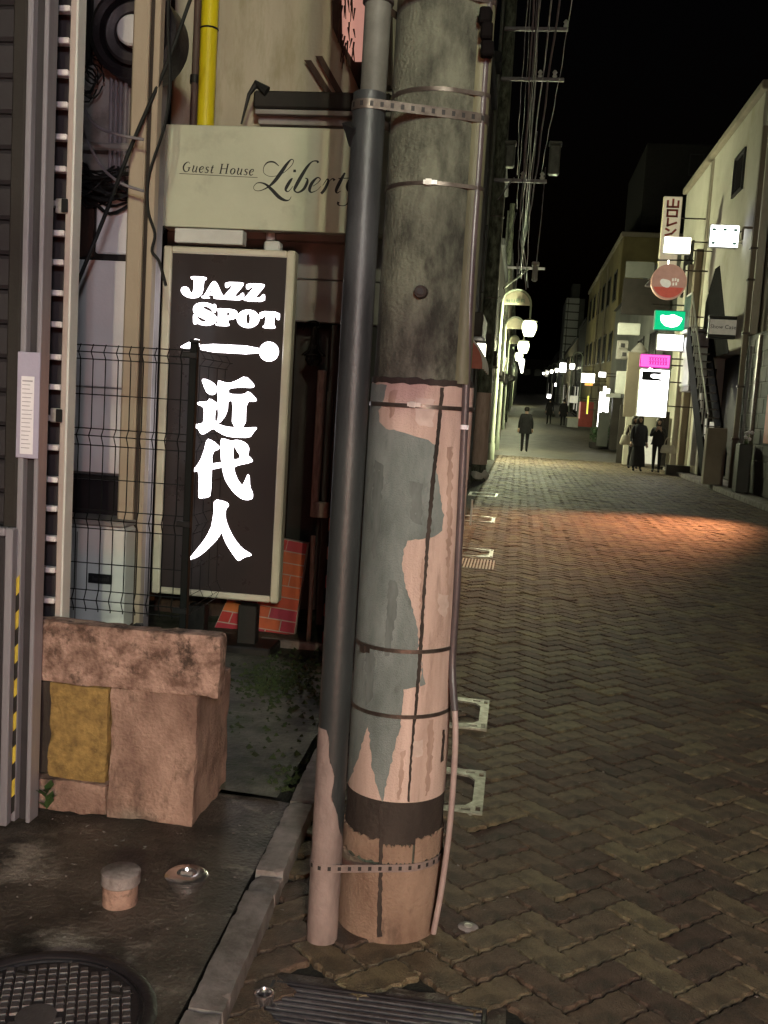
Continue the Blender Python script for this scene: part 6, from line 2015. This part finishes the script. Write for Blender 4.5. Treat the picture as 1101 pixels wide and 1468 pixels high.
# ================================================================== people
def person(name, label, x, y, ang, h, top, trousers, hair_long=False, coat_len=.75, arms='down', skirt=False, stride=.12, bulk=1.0):
    zb = road_z(y) + (0.03 if y > 30 else 0)
    S = h / 1.72
    t = thing(name, label, 'person', (x, y, zb))
    t.rotation_euler = (0, 0, ang)
    J = {'pel': (0, 0, .95, .115), 'wai': (0, 0, 1.10, .105), 'che': (0, .0, 1.29, .13), 'nek': (0, .01, 1.46, .052), 'hd0': (0, -.005, 1.53, .062), 'hd1': (0, -.01, 1.63, .088), 'hd2': (0, 0, 1.69, .06)}
    E_ = [('pel', 'wai'), ('wai', 'che'), ('che', 'nek'), ('nek', 'hd0'), ('hd0', 'hd1'), ('hd1', 'hd2')]
    for s, n in ((-1, 'l'), (1, 'r')):
        st = stride * s
        J[n + 'hip'] = (.09 * s, 0, .90, .092)
        J[n + 'kne'] = (.09 * s, -.05 - st * .4, .50, .062)
        J[n + 'cal'] = (.09 * s, .0 - st * .9, .33, .056)
        J[n + 'ank'] = (.09 * s, .02 - st * 1.1, .09, .040)
        J[n + 'toe'] = (.10 * s, -.12 - st * 1.1, .035, .035)
        E_ += [('pel', n + 'hip'), (n + 'hip', n + 'kne'), (n + 'kne', n + 'cal'), (n + 'cal', n + 'ank'), (n + 'ank', n + 'toe')]
        J[n + 'sho'] = (.175 * s, 0, 1.40, .062)
        if arms == 'down' or (arms == 'bag' and s > 0):
            J[n + 'elb'] = (.24 * s, .05 + st * .4, 1.13, .047)
            J[n + 'wri'] = (.26 * s, -.02 + st * .9, .89, .033)
        elif arms == 'bag':
            J[n + 'elb'] = (.25 * s, .06, 1.12, .047)
            J[n + 'wri'] = (.24 * s, -.10, .93, .033)
        else:
            J[n + 'elb'] = (.24 * s, -.08, 1.14, .047)
            J[n + 'wri'] = (.06 * s, -.20, 1.36, .033)
        E_ += [('che', n + 'sho'), (n + 'sho', n + 'elb'), (n + 'elb', n + 'wri')]
    names = list(J)
    me = bpy.data.meshes.new('body')
    me.from_pydata([tuple(c * S for c in J[n][:3]) for n in names], [(names.index(a), names.index(b)) for a, b in E_], [])
    o = bpy.data.objects.new('body_tmp', me)
    COL.objects.link(o)
    md = o.modifiers.new('skin', 'SKIN')
    for i, n in enumerate(names):
        sv = me.skin_vertices[0].data[i]
        r = J[n][3] * S * (bulk if n not in ('hd0', 'hd1', 'hd2', 'nek') else 1)
        sv.radius = (r, r)
        sv.use_root = (n == 'pel')
    ss = o.modifiers.new('sub', 'SUBSURF')
    ss.levels = ss.render_levels = 2
    bpy.context.view_layer.update()
    bme = bpy.data.meshes.new_from_object(o.evaluated_get(bpy.context.evaluated_depsgraph_get()))
    bpy.data.objects.remove(o)
    extra = MB()
    hands = []
    for s, n in ((-1, 'l'), (1, 'r')):
        w = Vector(J[n + 'wri'][:3]) * S
        e = Vector(J[n + 'elb'][:3]) * S
        d = (w - e).normalized()
        side = d.cross(Vector((0, 1, 0.2))).normalized()
        up = d.cross(side)
        extra.tube([w - d * .01, w + d * .05 * S, w + d * .09 * S], [.026, .036, .030], 8)
        for k in range(4):
            b0 = w + d * .085 * S + side * (k - 1.5) * .018
            L_ = (.062, .075, .07, .055)[k] * S
            extra.tube([b0, b0 + d * L_ * .55 + up * .008, b0 + d * L_ + up * .03], [.010, .009, .007], 6)
        b0 = w + d * .03 * S + side * .03 * -s
        extra.tube([b0, b0 + d * .03 + side * -.025 * s, b0 + d * .065 + side * -.03 * s + up * .01], [.012, .011, .008], 6)
    hz_ = 1.625 * S
    extra.tube([(0, -.085 * S, hz_ + .01), (0, -.112 * S, hz_ - .025)], [.010, .016], 6)      # nose
    for s in (-1, 1):
        extra.tube([(s * .080 * S, 0, hz_ - .03), (s * .092 * S, .01, hz_ + .03)], [.012, .018], 6)   # ears
    bm = bmesh.new()
    bm.from_mesh(bme)
    em = bpy.data.meshes.new('x')
    em.from_pydata(extra.v, [], extra.f)
    bm.from_mesh(em)
    bm.to_mesh(bme)
    bm.free()
    bme.materials.clear()
    for m in ('skin', top, trousers, 'cloth_black'):
        bme.materials.append(MATS[m])
    for p in bme.polygons:
        p.use_smooth = True
        z = p.center.z / S
        ax_ = abs(p.center.x / S)
        hand = False
        for n in 'lr':
            if (p.center - Vector(J[n + 'wri'][:3]) * S).length < .16 * S and (p.center - Vector(J[n + 'elb'][:3]) * S).length > (Vector(J[n + 'wri'][:3]) - Vector(J[n + 'elb'][:3])).length * S * .92:
                hand = True
        p.material_index = 0 if (z > 1.47 or hand) else 3 if z < .09 else 2 if (z < .93 and ax_ < .2) else 1
    b = bpy.data.objects.new('body', bme)
    COL.objects.link(b)
    b.parent = t
    cm = MB()
    c0 = coat_len
    cm.loft([(0, 0, c0 * S, .225 * S * bulk, .17 * S * bulk), (0, 0, .95 * S, .195 * S * bulk, .15 * S * bulk), (0, 0, 1.12 * S, .175 * S * bulk, .135 * S * bulk), (0, 0, 1.28 * S, .195 * S * bulk, .145 * S * bulk), (0, 0, 1.40 * S, .185 * S * bulk, .115 * S), (0, .005, 1.47 * S, .08 * S, .075 * S)], 20)
    c = cm.build('coat', top, None, smooth=True)
    c.parent = t
    if skirt:
        sk = MB().loft([(0, -.01, .16 * S, .25 * S, .22 * S), (0, 0, .5 * S, .22 * S, .19 * S), (0, 0, .95 * S, .16 * S, .14 * S)], 18).build('skirt', trousers, None, smooth=True)
        sk.parent = t
    hm = MB()
    n_ = 16
    if hair_long:
        rings = [(0, .035, 1.36, .10, .06), (0, .03, 1.48, .115, .085), (0, .028, 1.60, .112, .095), (0, .012, 1.69, .098, .092), (0, .008, 1.735, .06, .06)]
    else:
        rings = [(0, .03, 1.56, .078, .07), (0, .025, 1.62, .098, .090), (0, .012, 1.69, .094, .092), (0, .008, 1.735, .055, .055)]
    hm.loft([tuple(q_ * S for q_ in r_) for r_ in rings], n_)
    hr = hm.build('hair', 'hair', None, smooth=True)
    hr.parent = t
    fc = MB()
    for s in (-1, 1):
        fc.lathe([(.0, hz_ + .022), (.012, hz_ + .016), (.012, hz_ + .008), (0, hz_ + .002)], s * .032 * S, -.088 * S, 8)
    fc.box(-.022 * S, .022 * S, -.094 * S, -.080 * S, hz_ - .062 * S, hz_ - .052 * S)
    f_ = fc.build('eyes_and_mouth', 'hair', None)
    f_.parent = t
    return t


def hand_bag(label, x, y, z, m, w=.34, h=.26):
    t = thing('hand_bag', label, 'bag', (x, y, z))
    MB().loft([(x, y, z, w * .46, .07), (x, y, z + .03, w * .5, .085), (x, y, z + h * .6, w * .44, .075), (x, y, z + h, w * .34, .04)], 18).build('pouch', m, t, smooth=True)
    MB().tube([Vector(p) for p in catmull([(x - w * .25, y, z + h * .95), (x - w * .18, y, z + h * 1.6), (x, y, z + h * 1.95), (x + w * .18, y, z + h * 1.6), (x + w * .25, y, z + h * .95)], 5)], .011, 6).build('strap', m, t, smooth=True)
    return t


person('person', 'lone figure in a dark knee length coat walking away mid street', .27, 39.5, pi, 1.74, 'cloth_black', 'cloth_black', coat_len=.70, stride=.06, bulk=1.12)
c = at(787, 600, 68)
person('person', 'distant dark figure walking with a bag, left of the far pair', c.x, 68, pi + .1, 1.70, 'cloth_black', 'cloth_black', coat_len=.62, stride=.10)
hand_bag('small dark bag carried by the distant left walker', c.x + .27, 68, road_z(68) + .55, 'bag_dark', .22, .2)
c = at(807, 600, 67)
person('person', 'distant dark figure walking, right of the far pair', c.x, 67, pi, 1.72, 'cloth_black', 'cloth_black', coat_len=.60, stride=.14, bulk=1.15)
person('person', 'woman at the back carrying a pale hand bag, leftmost of three', 3.52, 31.6, .25, 1.60, 'cloth_brown', 'cloth_black', True, .85, 'bag', stride=.08)
hand_bag('pale cream hand bag carried by the leftmost woman', 3.26, 31.2, .76, 'bag_cream', .40, .30)
person('person', 'long haired woman in dark top and long black skirt, middle of three', 3.50, 30.1, .1, 1.62, 'cloth_charcoal', 'cloth_black', True, .80, 'down', True, .08, 1.05)
person('person', 'woman in black with hands raised to her chin, rightmost of three', 4.05, 30.15, -.15, 1.58, 'cloth_black', 'cloth_black', True, .88, 'up', False, .07)
hand_bag('cream hand bag at the hip of the rightmost woman', 4.34, 30.05, .62, 'bag_cream', .46, .24)

# ================================================================== behind the photographer: red lamp mirrored in the sign glass, added cool fill lamp
def red_lantern(x, y, z, watts, label):
    t = thing('paper_lantern', label, 'lantern', (x, y, z), 'red paper lanterns behind the photographer')
    pr_ = []
    for i in range(25):
        a = pi * (i / 24 * .84 + .08)
        pr_.append((.24 * sin(a) ** .6 + (.008 if i % 2 else 0), z + .34 * cos(a)))
    MB().lathe(pr_, x, y, 28).build('paper', 'lantern_red', t, smooth=True)
    for zz in (z + .33, z - .33):
        MB().lathe([(.0, zz - .03), (.13, zz - .03), (.13, zz + .03), (0, zz + .03)], x, y, 20).build('rim', 'black_steel', t)
    MB().tube([(x, y, z + .36), (x, y, z + .8)], .01, 6).build('cord', 'cable_black', t)
    lamp_light('lamp_bulb', (x, y, z), watts, (1.0, 0.31, 0.20), .30, t)
    return t


red_lantern(0.75, -2.6, 0.80, 2700, 'red paper lantern hanging low behind the photographer')
st2 = thing('lantern_stand', 'black stand holding the paper lantern behind the photographer', 'stand', (0.75, -2.6, 0))
MB().tube([(1.15, -2.6, 0), (1.15, -2.6, 1.66), (0.75, -2.6, 1.65)], .02, 8).build('post', 'black_steel', st2)
MB().lathe([(.25, 0), (.25, .04), (0, .06)], 1.15, -2.6, 20).build('foot', 'black_steel', st2)
wl = thing('added_fill_lamp', 'added cool white fill lamp on a long arm behind the photographer', 'wall lamp', (0.8, -2.0, 2.6))  # made-up fill lamp, added to brighten the alley panels
MB().lathe([(.13 * sin(pi * i / 12), 2.6 + .13 * cos(pi * i / 12)) for i in range(13)], 0.8, -2.0, 20).build('globe', 'lit_cool', wl, smooth=True)
MB().tube([(0.8, -2.0, 2.72), (0.8, -2.0, 2.82), (-2.4, -2.0, 2.82)], .02, 8).build('arm', 'black_steel', wl)
lamp_light('lamp_bulb', (0.8, -2.0, 2.6), 1200, (0.97, 0.96, 1.0), .16, wl)
wb = thing('left_building', 'dark building behind the photographer carrying the added fill lamp', 'building', (-2.5, -2, 0))
MB().cbox(-5, -2.4, -5, 2.7, 0, 6, .03).build('wall', 'dark_wall', wb)
